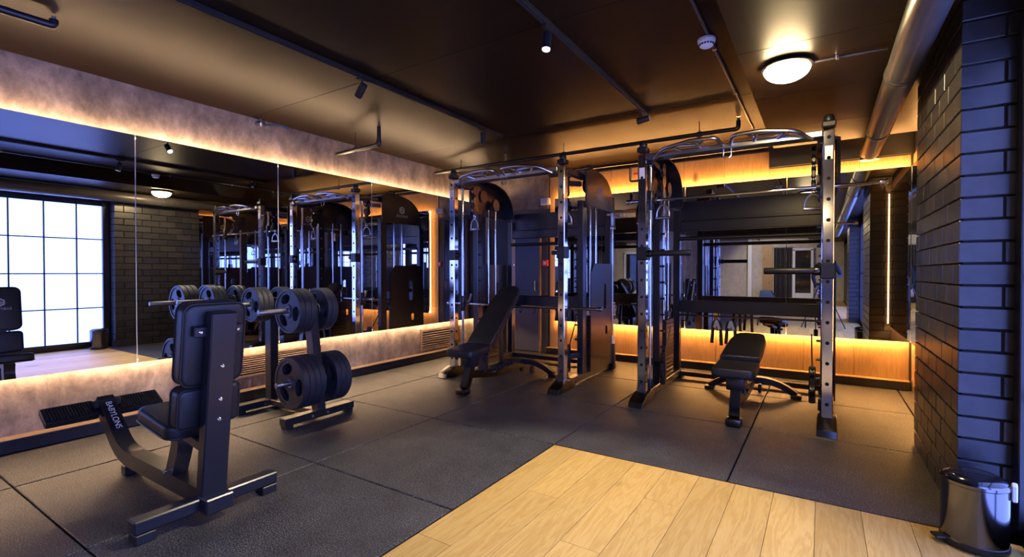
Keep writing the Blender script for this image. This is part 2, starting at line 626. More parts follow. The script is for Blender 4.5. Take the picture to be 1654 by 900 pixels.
# the far half of the wooden floor, seen only in the mirrors
far = MB()
for i in range(int((XR - XLW) / pw) + 1):
    x0 = XLW + i * pw
    x1 = min(x0 + pw, XR)
    y = -2.61
    k = 0
    while y > YREAR:
        L = [1.2, 0.6, 1.7][i % 3] if k == 0 else 1.9
        y1 = max(y - L, YREAR)
        far.box(((x0 + x1) / 2, (y + y1) / 2, -0.009), (x1 - x0 - 0.002, y - y1 - 0.002, 0.018))
        y = y1
        k += 1
far.build('distant_planks', M['oak_floor'], floor, smooth=False, kind='stuff')
o = MB().box((WX0 - 0.004, (WY1 - 2.6) / 2, -0.004), (0.006, WY1 + 2.6, 0.012)).build('edge_strip', M['black'], floor)
MB().box(((WX0 + XP) / 2, WY1 + 0.005, -0.004), (XP - WX0 + 0.1, 0.006, 0.012)).build('edge_strip', M['black'], floor)

# ---- left wall
wl = struct('wall_left')
MB().box((XLW - 0.06, (YREAR + YW) / 2, 1.4), (0.12, YW - YREAR, 2.8)).build('plaster_face', M['plaster'], wl, smooth=False)
def led(p0, p1, mat, parent, s=0.010):
    d = Vector(p1) - Vector(p0)
    return MB().beam(p0, p1, s, s, bev=0).build('led_strip', mat, parent, smooth=False)
led((XL - 0.050, -1.9, MIR1 - 0.014), (XL - 0.050, 6.2, MIR1 - 0.014), M['led_wall'], wl)
led((XL - 0.050, -1.9, MIR0 + 0.014), (XL - 0.050, 6.2, MIR0 + 0.014), M['led_wall'], wl)
seams = [-1.92, -0.753, 0.417, 1.587, 2.757, 3.927, 5.097, 6.243]
for k in range(len(seams) - 1):
    y0, y1 = seams[k] + 0.003, seams[k + 1] - 0.003
    t = thing('mirror_panel', 'mirror panel on the left wall, ' + ['second one behind the camera', 'first one behind the camera', 'with window panes and seat pad reflected in it',
              'reflecting the dark brick pillar and dome lamp', 'behind the plate tree', 'reflecting a black cover with an emblem', 'at the back corner'][k], 'mirror', (XL, (y0 + y1) / 2, MIR0), 0, 'mirror panels on the left wall')
    MB().box((-0.003, 0, (MIR1 - MIR0) / 2), (0.006, y1 - y0, MIR1 - MIR0)).build('glass', M['mirror'], t, smooth=False)
    MB().box((-0.0025, (y1 - y0) / 2 + 0.0015, (MIR1 - MIR0) / 2), (0.0065, 0.003, MIR1 - MIR0)).build('edge', M['mirror_edge'], t, smooth=False)
    MB().box((-0.018, 0, (MIR1 - MIR0) / 2), (0.022, y1 - y0 - 0.02, MIR1 - MIR0 - 0.07)).build('backing', M['under_floor'], t, smooth=False)
bl = struct('baseboard_left')
MB().box((XL - 0.055, (-1.9 + 6.2) / 2, 0.047), (0.105, 8.1, 0.085), None, 0.004).build('board', M['black2'], bl)
MB().box((XL - 0.054, (-1.9 + 6.2) / 2, 0.093), (0.108, 8.1, 0.006)).build('top_strip', M['door_trim'], bl)
# vent grilles in the plaster under the mirror
def vent(y0, y1, z0, z1, label):
    t = thing('vent_grille', label, 'vent', (XLW, (y0 + y1) / 2, z0), 0, 'vent grilles under the left mirror')
    w, h = y1 - y0, z1 - z0
    MB().box((0.004, 0, h / 2), (0.006, w, h)).build('backing', M['under_floor'], t, smooth=False)
    f = MB()
    for sy in (-1, 1):
        f.box((0.012, sy * (w / 2 - 0.012), h / 2), (0.022, 0.024, h), None, 0.002)
    for z in (0.012, h - 0.012):
        f.box((0.012, 0, z), (0.022, w - 0.048, 0.024), None, 0.002)
    f.build('frame', M['door_trim'], t)
    n = 8
    s = MB().box((0, 0, 0), (0.004, w - 0.05, 0.019), (0, 0.7, 0))
    me = s.build('slat', M['door_trim'], t, (0.014, 0, 0.04), smooth=False).data
    for k in range(1, n):
        put('slat', me, t, (0.014, 0, 0.04 + (h - 0.08) * k / (n - 1)))
vent(2.34, 3.32, 0.20, 0.42, 'wide slatted vent grille in the plaster behind the plate tree')
vent(4.86, 5.72, 0.12, 0.42, 'slatted vent grille in the plaster at the corner, behind the inclined bench')

# ---- back wall
wb = struct('wall_back')
MB().box(((XLW + 1.0) / 2, YW + 0.06, 1.4), (1.0 - XLW, 0.12, 2.8)).build('wall_face', M['dark_wall'], wb, smooth=False)
MX0 = -3.27       # left edge of the back mirror
# plaster over the door
MB().box(((XLW + -3.42) / 2, YW - 0.006, (2.15 + ZC) / 2), (-3.42 - XLW, 0.012, ZC - 2.15)).build('plaster_face', M['plaster'], wb, smooth=False)
MB().box(((XLW + -3.42) / 2, YW - 0.008, 2.12), (-3.42 - XLW, 0.03, 0.05)).build('lintel', M['black'], wb)
MB().box(((XLW - 4.06) / 2, YW - 0.006, 1.05), (-4.06 - XLW, 0.012, 2.1)).build('side_panel', M['dark_wall'], wb)
# oak panels, above and below the mirror
def oak_panels(x0, x1, n, z0, z1, first=0):
    w = (x1 - x0) / n
    me = None
    for k in range(n):
        loc = (x0 + w * (k + 0.5), YW - 0.006, (z0 + z1) / 2)
        if me is None:
            me = MB().box((0, 0, 0), (w - 0.003, 0.012, z1 - z0), None, 0.0015).build('oak_panel', M['oak_panel'], wb, loc, smooth=False).data
        else:
            put('oak_panel', me, wb, loc)
oak_panels(-3.40, XR, 9, 0.09, 0.60)
oak_panels(-3.40, -0.52, 6, 2.12, 2.60)
oak_panels(-0.52, XR, 3, 2.12, 2.40)
oak_panels(-3.40, -3.22, 1, 0.603, 2.117)
MB().box(((-3.4 - 0.52) / 2, YW - 0.02, 2.635), (2.88, 0.05, 0.06)).build('top_band', M['black2'], wb)
MB().box((0.12, YW - 0.02, 2.55), (1.28, 0.05, 0.28)).build('top_band', M['dark_wall'], wb)
led((MX0 + 0.01, YM + 0.050, MIR1 - 0.012), (XR - 0.02, YM + 0.050, MIR1 - 0.012), M['led_warm'], wb)
led((MX0 + 0.01, YM + 0.050, MIR0 + 0.012), (XR - 0.02, YM + 0.050, MIR0 + 0.012), M['led_warm'], wb)
led((MX0 + 0.012, YM + 0.050, MIR0 + 0.03), (MX0 + 0.012, YM + 0.050, MIR1 - 0.03), M['led_corner'], wb)
sx = [MX0, -2.545, -1.44, -0.335, XR - 0.003]
for k in range(4):
    x0, x1 = sx[k] + 0.002, sx[k + 1] - 0.002
    t = thing('mirror_panel', 'mirror panel on the oak-lined back wall, ' + ['behind the left machine, next to the dark door', 'between the two machines', 'behind the left half of the right machine', 'at the right end, next to the brick pillar'][k], 'mirror', ((x0 + x1) / 2, YM, MIR0), 0, 'mirror panels on the back wall')
    MB().box((0, 0.003, (MIR1 - MIR0) / 2), (x1 - x0, 0.006, MIR1 - MIR0)).build('glass', M['mirror'], t, smooth=False)
    MB().box(((x1 - x0) / 2 + 0.001, 0.0025, (MIR1 - MIR0) / 2), (0.002, 0.0065, MIR1 - MIR0)).build('edge', M['mirror_edge'], t, smooth=False)
    MB().box((0, 0.016, (MIR1 - MIR0) / 2), (x1 - x0 - 0.05, 0.018, MIR1 - MIR0 - 0.07)).build('backing', M['under_floor'], t, smooth=False)
bb = struct('baseboard_back')
MB().box(((-3.42 + XR) / 2, YM + 0.055, 0.045), (XR + 3.42, 0.105, 0.085), None, 0.004).build('board', M['black2'], bb)
MB().box(((-3.42 + XR) / 2, YM + 0.054, 0.0895), (XR + 3.42, 0.108, 0.005)).build('top_strip', M['oak_panel'], bb)

# ---- dark door in the back corner
d1 = struct('door_1')
MB().box((-3.80, YW - 0.03, 1.03), (0.46, 0.04, 2.04), None, 0.003).build('door_leaf', M['door'], d1)
f = MB()
for x in (-4.045, -3.555):
    f.box((x, YW - 0.03, 1.04), (0.030, 0.06, 2.08), None, 0.003)
f.build('door_frame', M['door_trim'], d1)
MB().box((-3.49, YW - 0.012, 1.04), (0.09, 0.024, 2.08)).build('side_trim', M['dark_wall'], d1)
MB().box((-3.80, YW - 0.054, 1.90), (0.20, 0.008, 0.10), None, 0.003).build('door_plate', M['gunmetal'], d1)
MB().tube([(-3.62, YW - 0.05, 0.93), (-3.62, YW - 0.085, 0.93), (-3.62, YW - 0.085, 1.07), (-3.62, YW - 0.05, 1.07)], 0.007, 8, smooth=0.015).build('door_handle', M['dull_chrome'], d1)

# ---- right side: window wall, pillar, alcove wall with its mirror
wr = struct('wall_right')
WZ0, WZ1 = 0.06, 2.30
def wbox(y0, y1, z0, z1):
    MB().box((XR + 0.11, (y0 + y1) / 2, (z0 + z1) / 2), (0.16, y1 - y0, z1 - z0)).build('wall_face', M['dark_wall'], wr, smooth=False)
wbox(YP1, YW, 0, 2.8)
wbox(YREAR, YP0 + 0.1, WZ1, 2.8)
wbox(-2.6, -1.5, 0, 2.8)
wbox(YREAR, -8.0, 0, 2.8)
wbox(-8.0, -2.6, 0, WZ0 + 0.002)
wbox(-1.5, YP0 + 0.1, 0, WZ0 + 0.002)
# alcove: oak below, mirror above, LED behind the mirror
MB().box((XR + 0.026, (YP1 + YW) / 2, 0.30), (0.012, YW - YP1 - 0.01, 0.60)).build('oak_panel', M['oak_panel'], wr, smooth=False)
MB().box((XR + 0.026, (YP1 + YW) / 2, 2.26), (0.012, YW - YP1 - 0.01, 0.28)).build('oak_panel', M['oak_panel'], wr, smooth=False)
led((XR - 0.008, YP1 + 0.014, MIR0 + 0.02), (XR - 0.008, YP1 + 0.014, MIR1 - 0.02), M['led_corner'], wr, 0.008)
led((XR + 0.012, YP1 + 0.03, MIR0 + 0.012), (XR + 0.012, YM - 0.03, MIR0 + 0.012), M['led_warm'], wr, 0.006)
led((XR + 0.012, YP1 + 0.03, MIR1 - 0.012), (XR + 0.012, YM - 0.03, MIR1 - 0.012), M['led_warm'], wr, 0.006)
t = thing('mirror_panel', 'narrow mirror on the right side wall behind the brick pillar', 'mirror', (XR, (YP1 + YM) / 2, MIR0))
MB().box((-0.003, 0, (MIR1 - MIR0) / 2), (0.006, YM - YP1 - 0.05, MIR1 - MIR0)).build('glass', M['mirror'], t, smooth=False)
# windows: a steel grid with frosted daylit panes
def window(name, y0, y1, n, zrows=4):
    w = struct(name)
    pwid = (y1 - y0) / n
    zh = (WZ1 - WZ0 - 0.06) / zrows
    fr = MB()
    for y in (y0, y1):
        fr.box((XR + 0.035, y, (WZ0 + WZ1) / 2), (0.07, 0.055, WZ1 - WZ0), None, 0.004)
    for z in (WZ0 + 0.012, WZ1 - 0.01):
        fr.box((XR + 0.035, (y0 + y1) / 2, z), (0.07, y1 - y0, 0.06), None, 0.004)
    if name == 'window_1':
        fr.box((XR + 0.012, y1 - 0.020, (WZ0 + WZ1) / 2), (0.07, 0.085, WZ1 - WZ0), None, 0.004)
    fr.build('window_frame', M['black2'], w)
    me = None
    for k in range(1, n):
        loc = (XR + 0.03, y0 + k * pwid, (WZ0 + WZ1) / 2)
        if me is None:
            me = MB().box((0, 0, 0), (0.04, 0.018, WZ1 - WZ0 - 0.02), None, 0.002).build('mullion', M['black2'], w, loc).data
        else:
            put('mullion', me, w, loc)
    me = None
    for k in range(1, zrows):
        loc = (XR + 0.03, (y0 + y1) / 2, WZ0 + 0.03 + k * zh)
        if me is None:
            me = MB().box((0, 0, 0), (0.036, y1 - y0 - 0.02, 0.018), None, 0.002).build('glazing_bar', M['black2'], w, loc).data
        else:
            put('glazing_bar', me, w, loc)
    me = None
    for k in range(n):
        for r in range(zrows):
            loc = (XR + 0.035, y0 + (k + 0.5) * pwid, WZ0 + 0.03 + (r + 0.5) * zh)
            if me is None:
                me = MB().box((0, 0, 0), (0.006, pwid - 0.012, zh - 0.012)).build('pane', M['pane'], w, loc, smooth=False).data
            else:
                put('pane', me, w, loc)
window('window_1', -1.46, 3.05, 12)
window('window_2', -8.0, -2.64, 14)

# brick pillar: every brick a piece of its own
def pillar(name, y0, y1, label, pieces=True):
    t = thing(name, label, 'pillar', ((XP + XR) / 2, (y0 + y1) / 2, 0))
    cx, cy = (XP + XR) / 2, (y0 + y1) / 2
    rh = 0.1035
    nrow = 24
    g = 0.009
    MB().box((0.02, 0, nrow * rh / 2), (XR + 0.03 - XP - 0.024, y1 - y0 - 0.024, nrow * rh)).build('mortar_core', M['mortar'], t, smooth=False)
    joined = MB()
    cache = {}
    def brick(xa, xb, ya, yb, r):
        s = (round(xb - xa, 4), round(yb - ya, 4), round(rh - g, 4))
        c = ((xa + xb) / 2 - cx, (ya + yb) / 2 - cy, (r + 0.5) * rh)
        j = random.uniform(-0.0012, 0.0012)
        c = (c[0] + j, c[1] + j, c[2])
        if not pieces:
            joined.box(c, s)
            return
        if s not in cache:
            o = MB().box((0, 0, 0), s, None, 0.003).build('brick', M['brick'], t, c, smooth=False)
            cache[s] = o.data
        else:
            put('brick', cache[s], t, c)
    xr = XR + 0.04
    hd, st, dp = 0.150, 0.265, 0.06
    for r in range(nrow):
        odd = r % 2
        # corner bricks of the two ends, then the long inner face between them
        if odd:
            for ya, yb in ((y0, y0 + dp * 2), (y1 - dp * 2, y1)):
                brick(XP, xr, ya, yb, r)
            a, b = y0 + dp * 2 + g, y1 - dp * 2 - g
        else:
            for ya, yb in ((y0, y0 + st), (y1 - st, y1)):
                brick(XP, XP + hd, ya, yb, r)
                if ya == y0:
                    brick(XP + hd + g, xr, ya, ya + dp, r)
                else:
                    brick(XP + hd + g, xr, yb - dp, yb, r)
            a, b = y0 + st + g, y1 - st - g
        n = max(1, round((b - a + g) / (st + g)))
        w = (b - a + g) / n - g
        for k in range(n):
            ya = a + k * (w + g)
            brick(XP, XP + dp, ya, ya + w, r)
    if not pieces:
        joined.build('brickwork', M['brick'], t, smooth=False, kind='stuff')
    return t
pillar('brick_pillar', YP0, YP1, 'dark glazed brick pillar at the right edge, beside the steel bin')
pillar('brick_pillar', -2.58, -1.50, 'second brick pillar beyond the window, seen only in the back mirror', False)

# ---- rear wall of the room, seen in the back mirror
wf = struct('wall_front')
MB().box(((XLW + 1.0) / 2, YREAR - 0.06, 1.4), (1.0 - XLW, 0.12, 2.8)).build('wall_face', M['pale_plaster'], wf, smooth=False)
d2 = struct('door_2')
f = MB()
for x in (-1.02, -0.34):
    f.box((x, YREAR + 0.05, 1.1), (0.10, 0.10, 2.2), None, 0.004)
f.box((-0.68, YREAR + 0.05, 2.2), (0.78, 0.10, 0.10), None, 0.004)
f.build('door_frame', M['white_paint'], d2)
MB().box((-0.68, YREAR + 0.03, 1.1), (0.58, 0.03, 2.1), None, 0.004).build('door_leaf', M['glass_dark'], d2)
MB().box((-0.68, YREAR + 0.05, 0.16), (0.58, 0.03, 0.28), None, 0.004).build('kick_panel', M['white_paint'], d2)
cu = thing('curtain', 'dark hanging curtain beside the white door at the far end', 'curtain', (-1.45, YREAR + 0.08, 0))
pts = []
n = 36
for k in range(n + 1):
    pts.append((-0.34 + 0.68 * k / n, 0.03 * math.sin(k * 1.4)))
outl = pts + [(x, y + 0.012) for x, y in reversed(pts)]
MB().poly(outl, 2.25, loc=(0, 0, 0.02)).build('drape', M['curtain'], cu)
MB().cyl((-0.40, 0.0, 2.30), (0.40, 0.0, 2.30), 0.015).build('curtain_rod', M['dull_chrome'], cu)
tr = struct('trim_1')
MB().box((-2.05, YREAR + 0.03, 1.2), (0.40, 0.06, 2.4)).build('panel', M['oak_panel'], tr)
MB().box((-2.75, YREAR + 0.10, 1.34), (0.16, 0.2, 2.68)).build('panel', M['white_paint'], tr)
t = thing('gym_wedge', 'blue wedge mat on the floor at the far end', 'mat', (-1.95, YREAR + 0.7, 0))
MB().poly([(-0.35, 0), (0.35, 0), (0.1, 0.4), (-0.3, 0.4)], 0.5, loc=(0, 0.25, 0), rot=AXZ, bev=0.02).build('foam_block', M['blue_mat'], t)

# dumb-bell shelf at the far left
t = thing('dumbbell_rack', 'two tier dumbbell shelf along the left wall at the far end', 'rack', (-4.18, -7.2, 0))
for y in (-0.9, 0.9):
    MB().box((0, y, 0.42), (0.42, 0.05, 0.84), None, 0.004).build('side_frame', M['black'], t)
for z in (0.35, 0.80):
    MB().box((0, 0, z), (0.40, 1.75, 0.03), None, 0.004).build('shelf', M['dull_chrome'], t)
db = thing('dumbbell', 'black hexagonal dumbbell, first from the far end on the upper tier of the far shelf', 'dumbbell', (-4.18, -7.95, 0.875), 0, 'dumbbells on the far shelf')
MB().cyl((-0.09, 0, 0), (0.09, 0, 0), 0.016, 10).build('handle', M['dull_chrome'], db)
for s in (-1, 1):
    MB().cyl((s * 0.06, 0, 0), (s * 0.15, 0, 0), 0.06, 6, bev=0.006).build('head', M['plastic'], db)
for z in (0.425, 0.875):
    for k in range(8):
        if z == 0.875 and k == 0: continue
        c = copy_tree(db)
        c.location = (-4.18, -7.95 + k * 0.2, z)
        c['label'] = 'black hexagonal dumbbell, %s from the far end on the %s tier of the far shelf' % (['first', 'second', 'third', 'fourth', 'fifth', 'sixth', 'seventh', 'last'][k], 'lower' if z < 0.5 else 'upper')

# ---- ceiling
ce = struct('ceiling')
MB().box(((XLW + 1.2) / 2, (YREAR + 6.4) / 2, ZC + 0.08), (1.2 - XLW, 6.4 - YREAR, 0.1)).build('ceiling_slab', M['under_floor'], ce, smooth=False)
cp = {}
yb = [6.29, 4.45, 2.55, 0.65, -1.25, -3.15, -5.05, -6.95, -8.85, -12.0]
for j in range(len(yb) - 1):
    slab('ceiling_panel', XLW, -0.42, yb[j + 1], yb[j], ZC + 0.03, 0.03, M['ceiling'], ce, 0.004, 0.001, cp)
    slab('ceiling_panel', -0.42, 1.2, yb[j + 1], yb[j], ZC + 0.03, 0.03, M['ceiling'], ce, 0.004, 0.001, cp)
# lowered part on the right: boards on a box
sy = [5.72, 4.95, 4.05, 3.15, 2.25, 1.35, 0.45, -0.45, -1.35, -2.25, -3.15, -5.0, -6.9, -8.8, -11.9]
MB().box(((-0.43 + 0.98) / 2, (5.71 - 11.9) / 2, (ZS + 0.012 + ZC) / 2), (1.40, 17.6, ZC - ZS - 0.014)).build('soffit_box', M['ceiling'], ce, smooth=False)
sc_ = {}
for j in range(len(sy) - 1):
    slab('soffit_board', -0.432, 0.985, sy[j + 1], sy[j], ZS + 0.012, 0.012, M['ceiling'], ce, 0.003, 0.001, sc_)

# ================================================================== CEILING FITTINGS
def track(x, y0, y1, label):
    t = thing('lighting_track', label, 'lighting track', (x, (y0 + y1) / 2, ZC))
    MB().box((0, 0, -0.016), (0.036, y1 - y0, 0.032), None, 0.003).build('rail', M['black'], t)
    MB().box((0, 0, -0.033), (0.012, y1 - y0 - 0.04, 0.003)).build('slot', M['hole'], t)
    MB().box((0, (y1 - y0) / 2 + 0.012, -0.018), (0.042, 0.03, 0.036), None, 0.003).build('end_cap', M['plastic'], t)
track(-2.90, -1.2, 4.30, 'long black lighting track on the ceiling, nearer the left mirror')
track(-1.37, -1.2, 4.40, 'black lighting track in the middle of the ceiling')
def spotlight(x, y, d, label, lit=0.0, angle=55, drop=0.07):
    """a cylinder spot on a track; d is where it points"""
    t = thing('spotlight', label, 'spotlight', (x, y, ZC - 0.034), 0, 'spotlights on the ceiling tracks')
    d = Vector(d).normalized()
    piv = Vector((0, 0, -drop))
    MB().box((0, 0, -0.008), (0.03, 0.09, 0.016), None, 0.002).build('adapter', M['plastic'], t)
    MB().cyl((0, 0, -0.01), piv, 0.008, 10).build('stem', M['plastic'], t)
    a, b = piv - d * 0.035, piv + d * 0.075
    q = d.to_track_quat('Z', 'Y').to_matrix().to_4x4()
    MB().lathe([(0, 0), (0.024, 0), (0.028, 0.004), (0.028, 0.11), (0.024, 0.11), (0.022, 0.098), (0, 0.098)], 20, a, q).build('lamp_body', M['black2'], t)
    lens = MB().lathe([(0, 0), (0.0215, 0)], 20, piv + d * 0.064, q)
    lens.build('lens', M['spot_lens'] if lit else M['glass_dark'], t)
    if lit:
        L = bpy.data.lights.new('spot_beam', 'SPOT')
        L.energy = lit
        L.color = SPOT_COLOR
        L.spot_size = math.radians(angle)
        L.spot_blend = 0.4
        L.shadow_soft_size = 0.02
        o = link(bpy.data.objects.new('spot_beam', L))
        o.parent = t
        o.location = piv + d * 0.085
        o.rotation_euler = d.to_track_quat('-Z', 'Y').to_euler()
    return t
spotlight(-2.90, 2.45, (-0.75, 0.05, -0.75), 'black spotlight on the left track, tilted towards the mirror, above the plate tree', SPOT_POWER * 0.8, 60)
spotlight(-2.90, 3.98, (0.0, 0.0, -1.0), 'black spotlight hanging straight down near the far end of the left track')
spotlight(-1.37, 2.52, (0.05, -0.25, -0.95), 'lit spotlight glaring white on the middle track', SPOT_POWER, 75)
spotlight(-1.37, 4.28, (0.93, 0.1, 0.16), 'spotlight at the end of the middle track, turned to the right', SPOT_POWER * 0.06, 40, 0.085)
t = thing('lighting_track', 'added black track for the lamps that brighten the far end of the room', 'lighting track', (-2.2, -7.0, ZC))  # this track and its three lamps are added to brighten the rear
MB().box((0, 0, -0.016), (0.036, 7.0, 0.032), None, 0.003).build('rail', M['black'], t)
MB().box((0, 0, -0.033), (0.012, 6.9, 0.003)).build('slot', M['hole'], t)
spotlight(-2.2, -4.6, (0.05, -0.4, -0.9), 'first spotlight added to brighten the far end of the room', SPOT_POWER * 0.5, 120)
spotlight(-2.2, -7.4, (0.05, -0.4, -0.9), 'second spotlight added to brighten the far end of the room', SPOT_POWER * 0.5, 120)
spotlight(-2.2, -9.8, (0.2, -0.7, -0.7), 'third spotlight added to brighten the far end of the room', SPOT_POWER * 0.4, 120)
# smoke detector and its conduit
t = thing('ceiling_conduit', 'thin conduit along the ceiling beside the lowered part', 'conduit', (-0.60, 3.6, ZC))
MB().cyl((0, -4.6, -0.012), (0, 1.95, -0.012), 0.010, 10).build('conduit_tube', M['pipe'], t)
for y in (-2.0, -0.2, 0.72, 1.8):
    MB().box((0, y, -0.012), (0.03, 0.018, 0.026), None, 0.003).build('clip', M['dull_chrome'], t)
t = thing('smoke_detector', 'round white smoke detector on the ceiling conduit', 'smoke detector', (-0.615, 3.21, ZC - 0.022))
MB().lathe([(0, 0), (0.052, 0), (0.054, -0.004), (0.054, -0.016), (0, -0.016)], 32).build('base', M['white_plastic'], t)
MB().lathe([(0, -0.016), (0.050, -0.016), (0.050, -0.026), (0.044, -0.030), (0.040, -0.045), (0.030, -0.052), (0, -0.054)], 32).build('head', M['white_plastic'], t)
v = MB()
for k in range(16):
    a = 2 * PI * k / 16
    v.box((0.0435 * math.cos(a), 0.0435 * math.sin(a), -0.038), (0.003, 0.010, 0.010), (0, 0, a))
v.build('smoke_slots', M['gunmetal'], t, kind='stuff')
# dome lamp
def dome(x, y, z, label):
    t = thing('ceiling_lamp', label, 'lamp', (x, y, z), 0, 'dome lamps under the lowered ceiling')
    MB().lathe([(0, 0), (0.10, 0), (0.135, -0.012), (0.142, -0.024), (0.130, -0.032), (0.0, -0.030)], 40).build('base_ring', M['dull_chrome'], t)
    prof = [(0.128, -0.031)]
    for k in range(1, 9):
        a = PI / 2 * k / 8
        prof.append((0.128 * math.cos(a), -0.031 - 0.075 * math.sin(a)))
    prof[-1] = (0, prof[-1][1])
    MB().lathe(prof, 40).build('dome_shade', M['dome'], t)
    return t
dome(-0.19, 3.45, ZS, 'glowing round dome lamp under the lowered ceiling')
dome(-0.19, -3.6, ZS, 'second dome lamp, added to light the far end of the room')  # added lamp, gives light to the rear of the room
t = thing('lamp_conduit', 'thin conduit from the dome lamp to the large pipe', 'conduit', (-0.05, 3.47, ZS - 0.012))
MB().cyl((0.0, 0, 0), (0.36, 0.02, 0), 0.007, 8).build('conduit_tube', M['pipe'], t)
MB().box((0.12, 0.005, 0), (0.016, 0.03, 0.022), None, 0.002).build('clip', M['dull_chrome'], t)
# large duct pipe along the right
t = thing('ventilation_pipe', 'thick dark ventilation pipe running along the ceiling at right', 'pipe', (0.395, 0, 2.395))
MB().cyl((0, -6.0, 0), (0, 5.95, 0), 0.082, 32).build('pipe_run', M['pipe'], t)
for y in (-2.3, 0.7, 3.7, 5.1):
    MB().cyl((0, y - 0.03, 0), (0, y + 0.03, 0), 0.087, 32, bev=0.004).build('coupling', M['pipe'], t)
MB().tube([(0, 5.9, 0), (0, 6.02, 0), (0, 6.02, -0.07)], 0.080, 24, smooth=0.05).build('elbow', M['pipe'], t)
for y in (1.6, 4.4):
    MB().box((0, y, 0.088), (0.03, 0.02, 0.014)).build('hanger', M['black'], t)
# thin pipes with sprinklers
def clamp_at(t, x, y, z, top, r=0.022):
    MB().tube([(x + (r + 0.006) * math.cos(a), y, z + (r + 0.006) * math.sin(a)) for a in [2 * PI * k / 16 for k in range(16)]], 0.005, 6, closed=True).build('clamp_ring', M['black'], t)
    MB().cyl((x, y, z + r), (x, y, top), 0.004, 6).build('hanger_rod', M['black'], t)
t = thing('sprinkler_pipe', 'long black sprinkler pipe across the back over both machines', 'pipe', (0, 5.0, 2.555))
MB().tube([(-4.45, 0, 0), (-0.72, 0, 0), (-0.67, 0, 0.0), (-0.67, 0, 0.075)], 0.021, 14, smooth=0.03).build('pipe_run', M['black'], t)
for x in (-4.0, -2.5, -1.02):
    clamp_at(t, x, 0, 0, ZC - 2.555)
MB().cyl((-0.67, 0, 0.07), (-0.67, 0, 0.10), 0.013, 10).build('sprinkler_neck', M['dull_chrome'], t)
MB().cyl((-0.67, 0, 0.112), (-0.67, 0, 0.115), 0.017, 12).build('sprinkler_plate', M['bolt'], t)
MB().cyl((-3.3, 0, 0.02), (-3.3, 0, 0.09), 0.010, 10).build('sprinkler_neck', M['bolt'], t)
MB().cyl((-3.3, 0, 0.098), (-3.3, 0, 0.102), 0.017, 12).build('sprinkler_plate', M['bolt'], t)
MB().cyl((-4.45, 1.0, 0.03), (-0.5, 1.0, 0.03), 0.012, 10).build('thin_pipe', M['black'], t)
t = thing('drop_pipe', 'black pipe with an elbow hanging from the ceiling by the left wall', 'pipe', (-3.80, 3.42, 2.50))
MB().tube([(-0.66, 0, -0.01), (0.0, 0, 0.0), (0.0, 0, ZC - 2.50)], 0.020, 14, smooth=0.02).build('pipe_run', M['black2'], t)
MB().tube([(-0.03, 0, 0.0), (0.0, 0, 0.0), (0.0, 0, 0.045)], 0.026, 14, smooth=0.02).build('elbow', M['black2'], t)
clamp_at(t, -0.36, 0, 0, ZC - 2.5)
t = thing('drop_pipe', 'black pipe with a small sprinkler at the top left corner of the picture', 'pipe', (-3.72, 0.93, 2.615))
MB().tube([(-0.05, -1.6, 0), (0.0, 0.0, 0.0), (0.0, 0.0, 0.035)], 0.022, 14, smooth=0.02).build('pipe_run', M['black2'], t)
MB().cyl((0, 0, 0.03), (0, 0, 0.052), 0.012, 10).build('sprinkler_neck', M['dull_chrome'], t)
t = thing('wall_valve', 'small metal valve with a lever at the top of the left wall', 'valve', (XLW, 2.62, 2.63))
MB().cyl((0.0, 0, 0), (0.09, 0, -0.01), 0.030, 20, bev=0.005).build('valve_body', M['dull_chrome'], t)
MB().cyl((0.05, 0, 0), (0.05, 0, 0.045), 0.012, 10).build('stem', M['dull_chrome'], t)
MB().strip([(0.06, 0.03, -0.005), (0.10, 0.14, 0.02), (0.13, 0.24, 0.0)], 0.02, 0.008, side=(0.3, -0.1, 0.9), smooth=0.03).build('lever', M['black'], t)
# alarm and emergency lamp in the corner
t = thing('alarm_button', 'red fire alarm button on the wall beside the dark door', 'alarm', (-3.46, YW - 0.024, 1.34))
MB().box((0, -0.02, 0), (0.09, 0.04, 0.09), None, 0.008, 2).build('housing', M['red_plastic'], t)
MB().box((0, -0.042, 0), (0.05, 0.006, 0.05), None, 0.002).build('push_plate', M['white_plastic'], t)
t = thing('emergency_lamp', 'small white emergency lamp above the dark door', 'lamp', (-3.46, YW - 0.012, 2.25))
MB().box((0, -0.03, 0), (0.15, 0.06, 0.10), None, 0.015, 3).build('housing', M['white_plastic'], t)
MB().box((0, -0.062, 0), (0.11, 0.008, 0.07), None, 0.003).build('lens', M['mirror_edge'], t)

# ================================================================== EMBLEM used on the machines and bench
def emblem(parent, loc, rotm, s=1.0):
    """pale printed hexagon mark with a line of lettering under it; rotm maps local XY to the surface"""
    m = MB()
    R = 0.045 * s
    hexo = [(R * math.cos(PI / 6 + k * PI / 3), R * math.sin(PI / 6 + k * PI / 3)) for k in range(6)]
    hexi = [(x * 0.66, y * 0.66) for x, y in hexo]
    m.poly(hexo, 0.0008, [hexi])
    m.box((0, 0.008 * s, 0.0004), (0.058 * s, 0.009 * s, 0.0008), (0, 0, 0.5))
    m.box((0, -0.010 * s, 0.0004), (0.058 * s, 0.009 * s, 0.0008), (0, 0, 0.5))
    o = m.build('emblem', M['logo'], parent, smooth=False)
    o.matrix_local = Matrix.Translation(loc) @ rotm
    me = EMB_TEXT
    t = put('lettering', me, parent)
    t.matrix_local = Matrix.Translation(loc) @ rotm @ Matrix.Translation((0, -0.068 * s, 0)) @ Matrix.Scale(s, 4)
EMB_TEXT = text_mesh('BABYLONS', 0.036)
EMB_TEXT.materials.append(M['logo'])
TAG_TEXT = text_mesh('BABYLONS', 0.046)
TAG_TEXT.materials.append(M['logo'])

